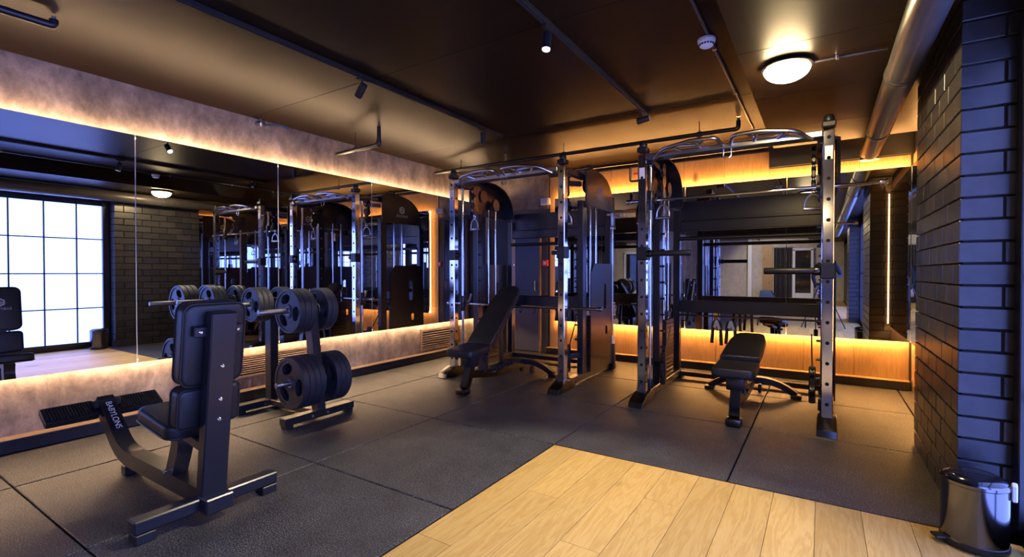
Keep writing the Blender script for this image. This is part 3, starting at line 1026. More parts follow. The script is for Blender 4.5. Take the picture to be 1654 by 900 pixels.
def pad(w, l, t, r=0.04, bev=0.02):
    """upholstered pad: rounded outline w x l in XY, thickness t along Z, centred"""
    return MB().poly(rrect(w, l, r, 6), t, loc=(0, 0, -t / 2), bev=bev)

# ================================================================== SEATED UTILITY BENCH (left foreground)
ub = thing('utility_bench', 'black seated utility bench with tall backrest in the left foreground', 'bench', (-2.55, 1.20, 0), PI)
T = math.radians(-7.5)     # the post leans back (local -x)
def on_post(x, z):       # point at distance z up the leaning post, x in front of it
    return (x * math.cos(T) + z * math.sin(T), 0, z * math.cos(T) - x * math.sin(T) + 0.04)
MB().beam(on_post(0, 0.02), on_post(0, 0.98), 0.118, 0.062, up=(1, 0, 0), bev=0.006).build('upright_post', M['black2'], ub)
bx = MB()
bx.beam((0.0, -0.33, 0.075), (0.0, 0.33, 0.075), 0.075, 0.06, bev=0.006)
bx.build('cross_base', M['black2'], ub)
for s in (-1, 1):
    MB().box((0.0, s * 0.285, 0.022), (0.08, 0.08, 0.044), None, 0.004).build('rubber_foot', M['plastic'], ub)
MB().box((-0.055, 0, 0.075), (0.09, 0.13, 0.075), None, 0.006).build('base_plate', M['black2'], ub)
MB().strip([(0.02, 0, 0.09), (0.93, 0, 0.095), (1.06, 0, 0.13), (1.37, 0, 0.37)], 0.085, 0.085, side=(0, 1, 0), smooth=0.14).build('main_beam', M['black2'], ub)
MB().box((0.92, 0, 0.028), (0.06, 0.10, 0.056), None, 0.004).build('rubber_foot', M['plastic'], ub)
# backrest pads
rp = Matrix(((0, 0, 1, 0), (-1, 0, 0, 0), (0, 1, 0, 0), (0, 0, 0, 1)))
def place(o, loc, tilt):
    o.matrix_local = Matrix.Translation(loc) @ Matrix.Rotation(tilt, 4, 'Y') @ rp.inverted().transposed().to_4x4()
YZ = Matrix(((0, 0, 1, 0), (1, 0, 0, 0), (0, 1, 0, 0), (0, 0, 0, 1)))     # XY -> YZ, Z -> X
up_ = pad(0.285, 0.40, 0.095, 0.05, 0.018).build('back_pad', M['vinyl'], ub)
up_.matrix_local = Matrix.Translation(on_post(0.095, 0.81)) @ Matrix.Rotation(T, 4, 'Y') @ YZ
pp = MB()
for z in (-0.036, 0.036):
    pp.tube([(x, y, z) for x, y in rrect(0.287, 0.402, 0.05, 6)], 0.0045, 6, closed=True)
pp.build('piping', M['piping'], up_)
lo_ = pad(0.285, 0.195, 0.095, 0.03, 0.016).build('lumbar_pad', M['vinyl'], ub)
lo_.matrix_local = Matrix.Translation(on_post(0.105, 0.495)) @ Matrix.Rotation(T, 4, 'Y') @ YZ
pp = MB()
for z in (-0.036, 0.036):
    pp.tube([(x, y, z) for x, y in rrect(0.287, 0.197, 0.03, 6)], 0.0045, 6, closed=True)
pp.build('piping', M['piping'], lo_)
br = MB()
br.box((0, 0, 0), (0.036, 0.225, 0.05), None, 0.004)
o = br.build('pad_bracket', M['black2'], ub)
o.matrix_local = Matrix.Translation(on_post(0.030, 0.885)) @ Matrix.Rotation(T, 4, 'Y')
o = MB().box((0, 0, 0), (0.03, 0.10, 0.30), None, 0.004).build('pad_bracket', M['black2'], ub)
o.matrix_local = Matrix.Translation(on_post(0.042, 0.60)) @ Matrix.Rotation(T, 4, 'Y')
for (yy, zz, xx) in ((-0.085, 0.885, 0.012), (0.085, 0.885, 0.012), (0, 0.72, -0.032), (0, 0.555, -0.032), (0, 0.455, -0.032), (0.0, 0.06, -0.034)):
    o = MB().lathe([(0, 0), (0.010, 0), (0.010, -0.004), (0.006, -0.008), (0, -0.008)], 14).build('bolt', M['bolt'], ub)
    p = Vector(on_post(xx, zz)) + Vector((0, yy, 0))
    o.matrix_local = Matrix.Translation(p) @ Matrix.Rotation(T, 4, 'Y') @ YZ
emblem(ub, Vector(on_post(0.1425, 0.87)), Matrix.Rotation(T, 4, 'Y') @ YZ, 0.9)
# seat
se = pad(0.40, 0.27, 0.075, 0.06, 0.018).build('seat', M['vinyl'], ub)
se.matrix_local = Matrix.Translation((0.315, 0, 0.425)) @ Matrix.Rotation(math.radians(-7), 4, 'Y')
pp = MB().tube([(x, y, -0.026) for x, y in rrect(0.402, 0.272, 0.06, 6)], 0.0045, 6, closed=True)
pp.build('piping', M['piping'], se)
MB().strip([(0.30, 0, 0.385), (0.285, 0, 0.30), (0.37, 0, 0.11)], 0.075, 0.075, side=(0, 1, 0), smooth=0.12).build('seat_post', M['black2'], ub)
MB().beam((0.02, 0, 0.33), (0.33, 0, 0.375), 0.06, 0.05).build('seat_arm', M['black2'], ub)
for y in (-0.045, 0.045):
    MB().cyl((0.37, y, 0.145), (0.37, y * 1.25, 0.145), 0.012, 12).build('bolt', M['bolt'], ub)
# foot plates with ribs, on either side of the stem
for s in (-1, 1):
    fp = MB().box((0, 0, 0), (0.145, 0.255, 0.045), None, 0.010, 2).build('foot_plate', M['black'], ub)
    fp.matrix_local = Matrix.Translation((1.345, s * 0.175, 0.325)) @ Matrix.Rotation(math.radians(-28), 4, 'Y')
    rb = MB()
    for k in range(16):
        rb.box((0.0, -0.11 + k * 0.0147, 0.024), (0.125, 0.006, 0.006))
    rb.build('grip_ribs', M['plastic'], fp, kind='stuff')
MB().beam((1.36, -0.07, 0.335), (1.36, 0.07, 0.335), 0.13, 0.05, up=(0.47, 0, 0.88)).build('plate_bracket', M['black2'], ub)
# sticker on the stem (faces the seat)
st = MB().poly(rrect(0.21, 0.062, 0.014, 4), 0.0016).build('sticker', M['sticker'], ub, label='black sticker with pale lettering')
sl = Matrix(((-0.707, 0, -0.707, 0), (0, -1, 0, 0), (-0.707, 0, 0.707, 0), (0, 0, 0, 1)))
sl = Matrix(((-0.7071, 0, -0.7071, 0), (0, 1, 0, 0), (-0.7071, 0, 0.7071, 0), (0, 0, 0, 1)))
sl = Matrix.Rotation(PI, 4, 'Z') @ Matrix.Rotation(math.radians(37.7), 4, 'Y')
c_ = Vector((1.235, 0, 0.2655)) + Vector((-0.612, 0, 0.791)) * 0.0435
st.matrix_local = Matrix.Translation(c_) @ sl
tx = put('lettering', TAG_TEXT, st)
tx.location = (0, 0, 0.002)
ub_note = ub

# ================================================================== PLATE TREE
pt = thing('plate_tree', 'black weight plate tree standing by the left mirror', 'rack', (-3.45, 2.46, 0))
PX = -0.67      # second upright, nearer the mirror
for x in (0, PX):
    MB().box((x, 0.0, 0.055), (0.085, 0.64, 0.055), None, 0.006).build('foot_bar', M['black'], pt)
    for y in (-0.28, 0.28):
        MB().box((x, y, 0.014), (0.075, 0.06, 0.028), None, 0.004).build('rubber_foot', M['plastic'], pt)
    for y in (-0.09, 0.05):
        MB().cyl((x + 0.042, y, 0.055), (x + 0.050, y, 0.055), 0.011, 12).build('bolt', M['bolt'], pt)
MB().beam((0, 0, 0.055), (PX, 0, 0.055), 0.08, 0.05).build('tie_beam', M['black'], pt)
MB().beam((0.0, 0, 0.06), (-0.115, 0, 0.97), 0.075, 0.085, up=(1, 0, 0)).build('upright_post', M['black'], pt)
MB().beam((PX, 0, 0.06), (PX, 0, 0.97), 0.075, 0.085, up=(1, 0, 0)).build('upright_post', M['black'], pt)
MB().beam((PX, 0, 0.955), (-0.115, 0, 0.955), 0.06, 0.05).build('top_link', M['black'], pt)
pegs = [(-0.105, 0.895, -1, 0.44), (-0.105, 0.895, 1, 0.22), (-0.035, 0.335, -1, 0.35), (-0.035, 0.335, 1, 0.28), (PX, 0.925, -1, 0.44), (PX, 0.925, 1, 0.22)]
for (x, z, s, L) in pegs:
    MB().cyl((x, s * 0.03, z), (x, s * L, z), 0.022, 20, bev=0.004).build('peg', M['peg'], pt, label='bare steel peg')
# plates
def plate_mesh(R, t):
    holes = []
    for k in range(3):
        a = PI / 2 + 0.35 + k * 2 * PI / 3
        holes.append(circle(0.045 * R / 0.18, 18, 0.56 * R * math.cos(a), 0.56 * R * math.sin(a), 1.35, 0.85, a + PI / 2))
    holes.append(circle(0.026, 20))
    m = MB()
    m.poly(circle(R * 0.99, 48), t * 0.72, holes, loc=(0, 0, t * 0.14), bev=0.0)
    # raised rim
    m.lathe([(R * 0.86, 0.14 * t), (R * 0.88, 0.0), (R * 0.97, 0.0), (R, 0.006), (R, t - 0.006), (R * 0.97, t), (R * 0.88, t), (R * 0.86, 0.86 * t), (R * 0.86, 0.14 * t)], 48)
    m.lathe([(0.027, 0.0), (0.052, 0.0), (0.056, 0.14 * t), (0.056, 0.86 * t), (0.052, t), (0.027, t), (0.027, 0.0)], 28)
    return m
def plate_proto(R, t):
    m = plate_mesh(R, t)
    bmesh.ops.recalc_face_normals(m.bm, faces=list(m.bm.faces))
    me = bpy.data.meshes.new('disc')
    m.bm.to_mesh(me); m.bm.free()
    me.materials.append(M['plate'])
    me.polygons.foreach_set('use_smooth', [True] * len(me.polygons))
    me.set_sharp_from_angle(angle=math.radians(35))
    r = MB().lathe([(0.0255, -0.001), (0.031, -0.001), (0.031, t + 0.001), (0.0255, t + 0.001), (0.0255, -0.001)], 24)
    bmesh.ops.recalc_face_normals(r.bm, faces=list(r.bm.faces))
    ri = bpy.data.meshes.new('hub_ring')
    r.bm.to_mesh(ri); r.bm.free()
    ri.materials.append(M['dull_chrome'])
    ri.polygons.foreach_set('use_smooth', [True] * len(ri.polygons))
    return me, ri
stacks = [
    # x, z, side, radius, thickness, count, first offset, where
    (-0.105, 0.895, -1, 0.178, 0.048, 3, 0.058, "near upright's upper left peg"),
    (-0.105, 0.895, 1, 0.178, 0.046, 2, 0.046, "near upright's upper far peg"),
    (-0.035, 0.335, -1, 0.205, 0.046, 4, 0.046, "near upright's lower left peg"),
    (-0.035, 0.335, 1, 0.205, 0.046, 3, 0.055, "near upright's lower far peg"),
    (PX, 0.925, -1, 0.150, 0.042, 3, 0.060, 'left peg of the upright next to the mirror'),
    (PX, 0.925, 1, 0.150, 0.042, 2, 0.050, 'far peg of the upright next to the mirror'),
]
ordn = {2: ['inner', 'outer'], 3: ['innermost', 'middle', 'outermost'], 4: ['innermost', 'second', 'third', 'outermost']}
size = {0.178: 'medium', 0.205: 'large', 0.150: 'small'}
for (x, z, s, R, t, n, off, where) in stacks:
    me, ri = plate_proto(R, t)
    for k in range(n):
        y = s * (off + k * (t + 0.003))
        p = thing('weight_plate', '%s %s black rubber plate on the %s' % (ordn[n][k], size[R], where), 'weight plate',
                  (-3.45 + x, 2.46 + y, z - 0.0035), 0, '%s rubber plates on the plate tree' % size[R])
        rot = (PI / 2, 0, 0) if s < 0 else (-PI / 2, 0, 0)
        d = put('disc', me, p, (0, 0, 0), rot)
        h = put('hub_ring', ri, p, (0, 0, 0), rot)
        tw = random.uniform(-0.25, 0.25) if k < n - 1 else 0.0
        d.rotation_euler = (Matrix.Rotation(rot[0], 4, 'X') @ Matrix.Rotation(tw, 4, 'Z')).to_euler()

# ================================================================== ADJUSTABLE BENCHES
def bench(label, loc, rz, back_deg, seat_deg):
    b = thing('weight_bench', label, 'bench', loc, rz, 'adjustable weight benches')
    # front post and foot
    MB().strip([(0, 0.02, 0.06), (0, 0.06, 0.12), (0, 0.13, 0.30)], 0.075, 0.07, side=(1, 0, 0), smooth=0.05).build('front_post', M['gunmetal'], b)
    MB().box((0, 0.0, 0.035), (0.115, 0.11, 0.06), None, 0.015, 2).build('front_foot', M['gunmetal'], b)
    MB().box((0, 0.14, 0.325), (0.13, 0.20, 0.12), None, 0.012, 2).build('seat_support', M['black2'], b)
    # main beam to the rear
    MB().strip([(0, 0.10, 0.19), (0, 0.55, 0.12), (0, 1.16, 0.135)], 0.07, 0.075, side=(1, 0, 0), smooth=0.15).build('main_beam', M['gunmetal'], b)
    for s in (-1, 1):
        MB().strip([(s * 0.0, 1.16, 0.150), (s * 0.13, 1.165, 0.155), (s * 0.27, 1.18, 0.115), (s * 0.385, 1.20, 0.035)], 0.075, 0.055, side=(0, 1, 0), smooth=0.09).build('rear_leg', M['black2'], b)
        MB().box((s * 0.385, 1.20, 0.018), (0.09, 0.10, 0.036), None, 0.008).build('rubber_foot', M['plastic'], b)
        MB().cyl((s * 0.055, 1.28, 0.045), (s * 0.085, 1.28, 0.045), 0.045, 20, bev=0.006).build('wheel', M['plastic'], b)
        MB().cyl((s * 0.036, 0.50, 0.145), (s * 0.048, 0.50, 0.145), 0.012, 12).build('bolt', M['bolt'], b)
    # seat
    a = math.radians(seat_deg)
    s = pad(0.315, 0.38, 0.075, 0.05, 0.02).build('seat', M['vinyl'], b)
    s.location = (0, 0.10, 0.425)
    s.rotation_euler = (a, 0, 0)
    # backrest, hinged behind the seat
    a = math.radians(back_deg)
    L = 0.86
    outl = [(-0.15, 0.0), (-0.155, 0.25), (-0.15, 0.60), (-0.125, 0.80), (-0.10, 0.845), (-0.06, 0.86)]
    outl = outl + [(-x, y) for x, y in reversed(outl)]
    hinge = Matrix.Translation((0, 0.325, 0.40)) @ Matrix.Rotation(a, 4, 'X')
    bk = MB().poly(outl, 0.075, loc=(0, 0, 0.03), bev=0.02).build('backrest', M['vinyl'], b)
    bk.matrix_local = hinge
    sp = MB()
    sp.beam((0, 0.02, -0.005), (0, 0.78, -0.005), 0.06, 0.045)
    sp.beam((-0.10, 0.60, 0.012), (0.10, 0.60, 0.012), 0.05, 0.03)
    sp.beam((-0.10, 0.15, 0.012), (0.10, 0.15, 0.012), 0.05, 0.03)
    o = sp.build('spine', M['black2'], b)
    o.matrix_local = hinge
    o = MB().tube([(-0.05, 0.80, -0.01), (-0.05, 0.87, 0.005), (0.05, 0.87, 0.005), (0.05, 0.80, -0.01)], 0.011, 8, smooth=0.02).build('carry_handle', M['dull_chrome'], b)
    o.matrix_local = hinge
    # prop and ladder
    e = hinge @ Vector((0, 0.42, -0.02))
    MB().beam((0.0, 0.62 if back_deg < 20 else 0.72, 0.17), e, 0.05, 0.035).build('prop', M['gunmetal'], b)
    lad = MB().strip([(0, 0.34, 0.17), (0, 0.36, 0.36)], 0.08, 0.06, side=(1, 0, 0))
    lad.build('hinge_post', M['black2'], b)
    ar = MB()
    for k in range(6):
        t = k / 5
        ar.box((0, 0.55 + 0.32 * t, 0.175), (0.09, 0.022, 0.035), None, 0.003)
    ar.build('ladder', M['black2'], b)
    MB().cyl((0.06, 0.30, 0.36), (0.10, 0.30, 0.36), 0.016, 12).build('adjust_knob', M['bolt'], b)
    return b
bench('black weight bench with its backrest raised, in front of the left machine', (-2.94, 3.70, 0), math.radians(1.5), 42, 4)
bench('black weight bench laid almost flat, inside the right machine', (-0.57, 4.10, 0), math.radians(0.5), 7, 2)

# ================================================================== THE TWO CABLE AND SMITH MACHINES
def wheel(m, c, axis, r, w):
    """a grooved pulley wheel, added to MB m"""
    q = Vector(axis).to_track_quat('Z', 'Y').to_matrix().to_4x4()
    m.lathe([(0, -w / 2), (r, -w / 2), (r, -w * 0.35), (r * 0.82, -w * 0.08), (r * 0.82, w * 0.08), (r, w * 0.35), (r, w / 2), (0, w / 2)], 24, c, q)
    return m

RW, RD = 1.42, 1.25
def machine(label, loc, dip, zs):
    r = thing('cable_machine', label, 'gym machine', loc, 0, 'combined smith and cable machines')
    for s, x in ((-1, 0.0), (1, RW)):
        i = -s      # towards the inside
        MB().box((x, 0, 1.165), (0.075, 0.075, 2.21), None, 0.005).build('front_upright', M['chrome'], r, label='chrome perforated upright')
        hb = MB()
        for k in range(14):
            hb.cyl((x, -0.036, 0.20 + k * 0.155), (x, -0.0395, 0.20 + k * 0.155), 0.0135, 12)
        for k in range(14):
            hb.cyl((x + i * 0.036, 0.0, 0.20 + k * 0.155), (x + i * 0.0395, 0.0, 0.20 + k * 0.155), 0.0135, 12)
        hb.build('adjustment_holes', M['hole'], r, kind='stuff')
        MB().box((x, 0.0, 2.315), (0.095, 0.095, 0.05), None, 0.010).build('post_cap', M['plastic'], r)
        MB().lathe([(0.03, 2.33), (0.035, 2.35), (0.035, 2.375), (0.025, 2.39), (0, 2.392)], 16, (x, 0, 0)).build('cap_knob', M['plastic'], r)
        MB().box((x, -0.0385, 2.10), (0.05, 0.002, 0.10)).build('label_sticker', M['white_label'] if s < 0 else M['dull_chrome'], r)
        # feet and side rail
        ft = MB()
        ft.poly([(-0.22, 0.0), (0.16, 0.0), (0.16, 0.085), (0.06, 0.11), (-0.06, 0.10), (-0.20, 0.045)], 0.13, loc=(x - 0.065, 0, 0), rot=AX, bev=0.006)
        ft.build('front_foot', M['gunmetal'], r)
        MB().box((x, 0.70, 0.065), (0.08, 1.12, 0.07), None, 0.006).build('side_rail', M['black2'], r)
        MB().box((x, 1.30, 0.035), (0.12, 0.14, 0.07), None, 0.008).build('rear_foot', M['plastic'], r)
        # second and rear uprights
        MB().box((x, 0.47, 1.03), (0.07, 0.11, 1.90), None, 0.006).build('middle_upright', M['black2'], r)
        MB().box((x, RD, 0.98), (0.07, 0.09, 1.82), None, 0.006).build('rear_upright', M['black2'], r)
        bt = MB()
        for z in (0.5, 0.9, 1.3, 1.62, 1.78):
            bt.cyl((x - 0.036, RD, z), (x - 0.041, RD, z), 0.010, 10)
            bt.cyl((x + 0.036, RD, z), (x + 0.041, RD, z), 0.010, 10)
        bt.build('bolts', M['bolt'], r, kind='stuff')
        MB().beam((x, 0.03, 2.24), (x, 0.50, 2.24), 0.06, 0.06).build('top_side_rail', M['black2'], r)
        # hood: an arch from the middle upright over to the rear upright
        arch = [(0.40, 1.92), (0.40, 2.30), (0.50, 2.335)]
        for k in range(0, 11):
            a = PI / 2 - PI / 2 * k / 10
            arch.append((0.62 + 0.56 * math.cos(a) ** 0.8 if a < PI / 2 - 1e-6 else 0.62, 1.99 + 0.345 * math.sin(a)))
        arch += [(1.18, 1.92)]
        hx = x + s * 0.075
        hd = MB().poly(arch, 0.022, loc=(hx - 0.011, 0, 0), rot=AX, bev=0.004).build('hood', M['hood'], r, label='curved black pulley cover with pale emblem')
        rim = MB()
        rim.strip([(x - s * 0.005, y, z) for y, z in arch[1:]], 0.15, 0.012, side=(1, 0, 0))
        rim.build('hood_rim', M['black2'], hd)
        rr = Matrix(((0, 0, s, 0), (s, 0, 0, 0), (0, 1, 0, 0), (0, 0, 0, 1)))
        emblem(hd, (hx + s * 0.0115, 0.78, 2.12), rr, 1.3)
        MB().cyl((x, 0.66, 2.345), (x, 0.66, 2.40), 0.045, 20, bev=0.01).build('hood_knob', M['plastic'], r)
        for y, z in ((0.58, 2.16), (0.86, 2.08)):
            wheel(MB(), (x, y, z), (1, 0, 0), 0.075, 0.03).build('hood_pulley', M['plastic'], r)
        # lower shroud with slots, on the outer side
        sl = [rrect(0.075, 0.30, 0.035, 5, 0.98, 0.92), rrect(0.06, 0.10, 0.02, 4, 1.02, 0.52)]
        sh = MB().poly([(0.56, 0.10), (1.20, 0.10), (1.20, 1.30), (0.66, 1.30), (0.56, 1.18)], 0.010, sl, loc=(x + s * 0.06 - 0.005, 0, 0), rot=AX)
        sh.build('shroud', M['hood'], r, label='lower black side plate with slots', smooth=False)
        for y in (0.70, 0.86):
            MB().cyl((x, y, 0.10), (x, y, 2.0), 0.012, 14).build('guide_rod', M['chrome'], r, label='bright guide rod of the weight stack')
        for k in range(14):
            MB().box((x, 0.78, 0.13 + k * 0.043), (0.09, 0.30, 0.040), None, 0.003).build('stack_plate', M['plastic'], r)
        MB().box((x, 0.78, 0.76), (0.07, 0.10, 0.06), None, 0.004).build('stack_head', M['gunmetal'], r)
        MB().cyl((x, 0.78, 0.78), (x, 0.78, 2.08), 0.003, 6).build('stack_cable', M['plastic'], r)
        # smith guide rod with its carriage
        gx = x + i * 0.03
        MB().cyl((gx, 0.13, 0.12), (gx, 0.13, 2.20), 0.015, 16).build('smith_rod', M['chrome'], r, label='bright smith guide rod')
        MB().box((gx, 0.13, 2.21), (0.06, 0.14, 0.04), None, 0.005).build('rod_bracket', M['black2'], r)
        MB().cyl((gx, 0.13, 0.11), (gx, 0.13, 0.20), 0.028, 16, bev=0.004).build('rod_buffer', M['plastic'], r)
        MB().cyl((gx, 0.13, zs - 0.09), (gx, 0.13, zs + 0.09), 0.033, 20, bev=0.005).build('smith_carriage', M['black2'], r)
        hk = MB()
        hk.strip([(gx + i * 0.04, 0.13, zs), (gx + i * 0.04, 0.20, zs + 0.03), (gx + i * 0.04, 0.235, zs + 0.11)], 0.012, 0.03, side=(1, 0, 0), smooth=0.03)
        hk.build('safety_hook', M['dull_chrome'], r)
        rk = MB()
        for k in range(11):
            rk.cyl((x + i * 0.036, 0.45, 0.30 + k * 0.16), (x + i * 0.075, 0.45, 0.30 + k * 0.16), 0.011, 10)
        rk.build('catch_pins', M['black2'], r, kind='stuff')
        # cable carriage: chain of pulleys just inside the front upright
        px, py = x + i * 0.10, 0.30
        ch = MB()
        ch.box((px, py, 2.13), (0.035, 0.05, 0.20), None, 0.006)
        ch.box((px, py - 0.03, 1.96), (0.030, 0.05, 0.14), None, 0.006)
        ch.build('pulley_bracket', M['black2'], r)
        for z in (2.18, 2.06, 1.95):
            wheel(MB(), (px, py - 0.02, z), (1, 0, 0), 0.052, 0.032).build('cable_pulley', M['gunmetal'], r)
        MB().beam((x, py + 0.14, 2.16), (px, py, 2.16), 0.04, 0.05).build('pulley_arm', M['black2'], r)
        for y, z in ((py, 0.22), (py + 0.02, 0.36)):
            wheel(MB(), (px, y, z), (1, 0, 0), 0.05, 0.03).build('low_pulley', M['gunmetal'], r)
        MB().box((px, py + 0.02, 0.27), (0.05, 0.06, 0.30), None, 0.008).build('low_bracket', M['black2'], r)
        MB().beam((x, py + 0.12, 0.30), (px, py + 0.02, 0.28), 0.04, 0.05).build('low_arm', M['black2'], r)
        MB().cyl((px, py + 0.05, 0.38), (px + i * 0.01, py + 0.25, 0.66), 0.006, 8).build('low_cable', M['plastic'], r)
        # clamp and dip handle on the front upright
        zc = dip[0] if s < 0 else dip[1]
        MB().box((x, 0, zc), (0.10, 0.10, 0.12), None, 0.008).build('upright_clamp', M['plastic'], r)
        if dip[2]:
            MB().cyl((x + i * 0.05, -0.03, zc), (x + i * 0.43, -0.03, zc), 0.026, 20, bev=0.005).build('dip_handle', M['plastic'], r)
            MB().cyl((x + i * 0.05, -0.03, zc), (x + i * 0.09, -0.03, zc), 0.034, 20, bev=0.004).build('handle_collar', M['gunmetal'], r)
        else:
            MB().cyl((x - s * 0.05, -0.02, zc), (x - s * 0.11, -0.02, zc), 0.022, 16, bev=0.004).build('clamp_knob', M['plastic'], r)
    if dip[2]:
        MB().tube([(-0.115, -0.02, 2.17), (-0.115, -0.02, 2.04), (-0.03, -0.02, 2.04)], 0.010, 10, smooth=0.02).build('hook_bar', M['plastic'], r)
        MB().cyl((-0.03, -0.02, 2.11), (-0.085, -0.02, 2.11), 0.008, 10).build('stop_pin', M['red_plastic'], r, label='small red-tipped pin')
    # top front: a flat plate beam and bent grips in front of it
    MB().box((RW / 2, 0.01, 2.245), (RW - 0.08, 0.13, 0.045), None, 0.006).build('pull_up_beam', M['dull_chrome'], r, label='flat silver cross beam')
    for s in (-1, 1):
        c = RW / 2
        def P(dx, y, z): return (c - s * dx, y, z)
        MB().tube([P(0.60, -0.03, 2.215), P(0.50, -0.14, 2.27), P(0.26, -0.17, 2.30), P(0.06, -0.17, 2.295), P(0.03, -0.04, 2.25)], 0.016, 12, smooth=0.05).build('pull_up_grip', M['dull_chrome'], r)
        MB().tube([P(0.44, -0.15, 2.278), P(0.36, -0.03, 2.25)], 0.014, 10).build('grip_strut', M['dull_chrome'], r)
        MB().tube([P(0.46, -0.15, 2.276), P(0.20, -0.10, 2.275), P(0.16, -0.17, 2.297)], 0.013, 10, smooth=0.03).build('inner_grip', M['dull_chrome'], r)
        MB().tube([P(0.24, -0.17, 2.30), P(0.20, -0.03, 2.25)], 0.014, 10).build('grip_strut', M['dull_chrome'], r)
    hk = MB()
    for dx in (-0.03, 0.03):
        hk.tube([(RW / 2 + dx, 0.0, 2.225), (RW / 2 + dx, -0.005, 2.17), (RW / 2 + dx * 0.5, -0.01, 2.155)], 0.005, 8, smooth=0.01)
    hk.build('rope_eye', M['bolt'], r)
    # back: tube, panel standing in for a dark ceiling reflection, beams, rods
    MB().box((RW / 2, RD + 0.02, 1.885), (RW - 0.07, 0.012, 0.22), None, 0.003).build('dark_reflection_panel', M['black2'], r)
    MB().box((RW / 2, RD, 1.715), (RW - 0.07, 0.07, 0.11), None, 0.006).build('rear_beam', M['black2'], r)
    MB().cyl((0.03, RD - 0.05, 1.575), (RW - 0.03, RD - 0.05, 1.575), 0.022, 14).build('rear_rod', M['plastic'], r)
    MB().box((RW / 2, RD, 0.82), (RW - 0.07, 0.08, 0.13), None, 0.006).build('lower_beam', M['black2'], r)
    MB().cyl((0.03, RD - 0.06, 0.725), (RW - 0.03, RD - 0.06, 0.725), 0.010, 10).build('hook_rail', M['gunmetal'], r)
    for k in range(6):
        hx = 0.20 + k * 0.21
        MB().tube([(hx, RD - 0.06, 0.715), (hx, RD - 0.06, 0.665), (hx, RD - 0.095, 0.655), (hx, RD - 0.105, 0.68)], 0.006, 6, smooth=0.012).build('hook', M['plastic'], r)
    MB().box((RW / 2, RD, 0.06), (RW - 0.07, 0.06, 0.05), None, 0.005).build('base_beam', M['black2'], r)
    # smith bar
    sb = MB()
    sb.cyl((-0.19, 0.13, zs), (RW + 0.36, 0.13, zs), 0.0145, 16, bev=0.003)
    sb = sb.build('smith_bar', M['chrome'], r, label='bright smith bar')
    for a, b in ((-0.20, -0.15), (RW + 0.32, RW + 0.37)):
        MB().cyl((a, 0.13, zs), (b, 0.13, zs), 0.024, 18, bev=0.003).build('bar_end', M['bolt'], sb)
    for a, b in ((0.05, 0.08), (RW - 0.08, RW - 0.05)):
        MB().cyl((a, 0.13, zs), (b, 0.13, zs), 0.028, 18, bev=0.003).build('bar_collar', M['plastic'], sb)
    return r
mA = machine('left smith and cable machine in the back corner, tall black frame with chrome uprights', (-3.63, 4.40, 0), (1.40, 1.40, 0), 0.83)
mB = machine('right smith and cable machine with round dip handles, in front of the oak-lined mirror', (-1.38, 4.38, 0), (1.37, 1.21, 1), 1.87)

# upright barbell in its holder at the right rear of the left machine
MB().cyl((RW + 0.06, RD - 0.02, 0.02), (RW + 0.06, RD - 0.02, 0.33), 0.038, 18, bev=0.005).build('bar_holder', M['plastic'], mA)
MB().beam((RW, RD - 0.02, 0.10), (RW + 0.06, RD - 0.02, 0.10), 0.05, 0.05).build('holder_arm', M['plastic'], mA)
t = thing('barbell', 'chrome barbell standing upright in a holder behind the left machine', 'barbell', (-3.63 + RW + 0.06, 4.40 + RD - 0.02, 0.025))
MB().cyl((0, 0, 0.0), (0, 0, 0.40), 0.025, 18, bev=0.003).build('sleeve', M['dull_chrome'], t)
MB().cyl((0, 0, 0.40), (0, 0, 1.70), 0.014, 14).build('shaft', M['chrome'], t)
MB().cyl((0, 0, 1.70), (0, 0, 1.74), 0.034, 18, bev=0.003).build('collar', M['dull_chrome'], t)
MB().cyl((0, 0, 1.74), (0, 0, 2.08), 0.025, 18, bev=0.003).build('sleeve', M['dull_chrome'], t)

# D handles hanging from the cable carriages
def d_handle(x, y, z, rz, label):
    t = thing('cable_attachment', label, 'attachment', (x, y, z), rz, 'D handles on the machine cables')
    MB().tube([(0.014 * math.cos(2 * PI * k / 14), 0, -0.03 + 0.030 * math.sin(2 * PI * k / 14)) for k in range(14)], 0.004, 6, closed=True).build('snap_hook', M['bolt'], t)
    MB().tube([(-0.065, 0, -0.185), (-0.062, 0, -0.12), (-0.03, 0, -0.072), (0, 0, -0.062), (0.03, 0, -0.072), (0.062, 0, -0.12), (0.065, 0, -0.185)], 0.008, 10, smooth=0.03).build('bow', M['dull_chrome'], t)
    MB().cyl((-0.072, 0, -0.185), (0.072, 0, -0.185), 0.015, 16, bev=0.003).build('grip', M['dull_chrome'], t)
for (mx, nm) in ((-3.63, 'left machine'), (-1.38, 'right machine')):
    for s, x in ((-1, 0.10), (1, RW - 0.10)):
        d_handle(mx + x, 4.40 + 0.27, 1.905, 0.2 * s, 'steel D handle hanging on the %s side of the %s' % ('left' if s < 0 else 'right', nm))
# straps on the hook rail of the right machine
for k, (x, m1) in enumerate(((-0.94, 'left'), (-0.80, 'right'))):
    t = thing('ankle_strap', 'black and grey strap hanging on the hook rail of the right machine, %s one' % m1, 'strap', (x, 4.38 + RD - 0.095, 0.68), 0, 'straps on the hook rail')
    MB().strip([(-0.05, 0, -0.24), (-0.035, -0.01, -0.02), (0.0, -0.02, 0.0), (0.035, -0.01, -0.02), (0.045, 0, -0.26)], 0.012, 0.032, side=(0, 1, 0), smooth=0.03).build('webbing', M['strap'], t)
    MB().strip([(-0.02, -0.025, -0.07), (0.0, -0.028, 0.005), (0.03, -0.025, -0.09)], 0.010, 0.026, side=(0, 1, 0), smooth=0.02).build('grey_tab', M['grey_strap'], t)

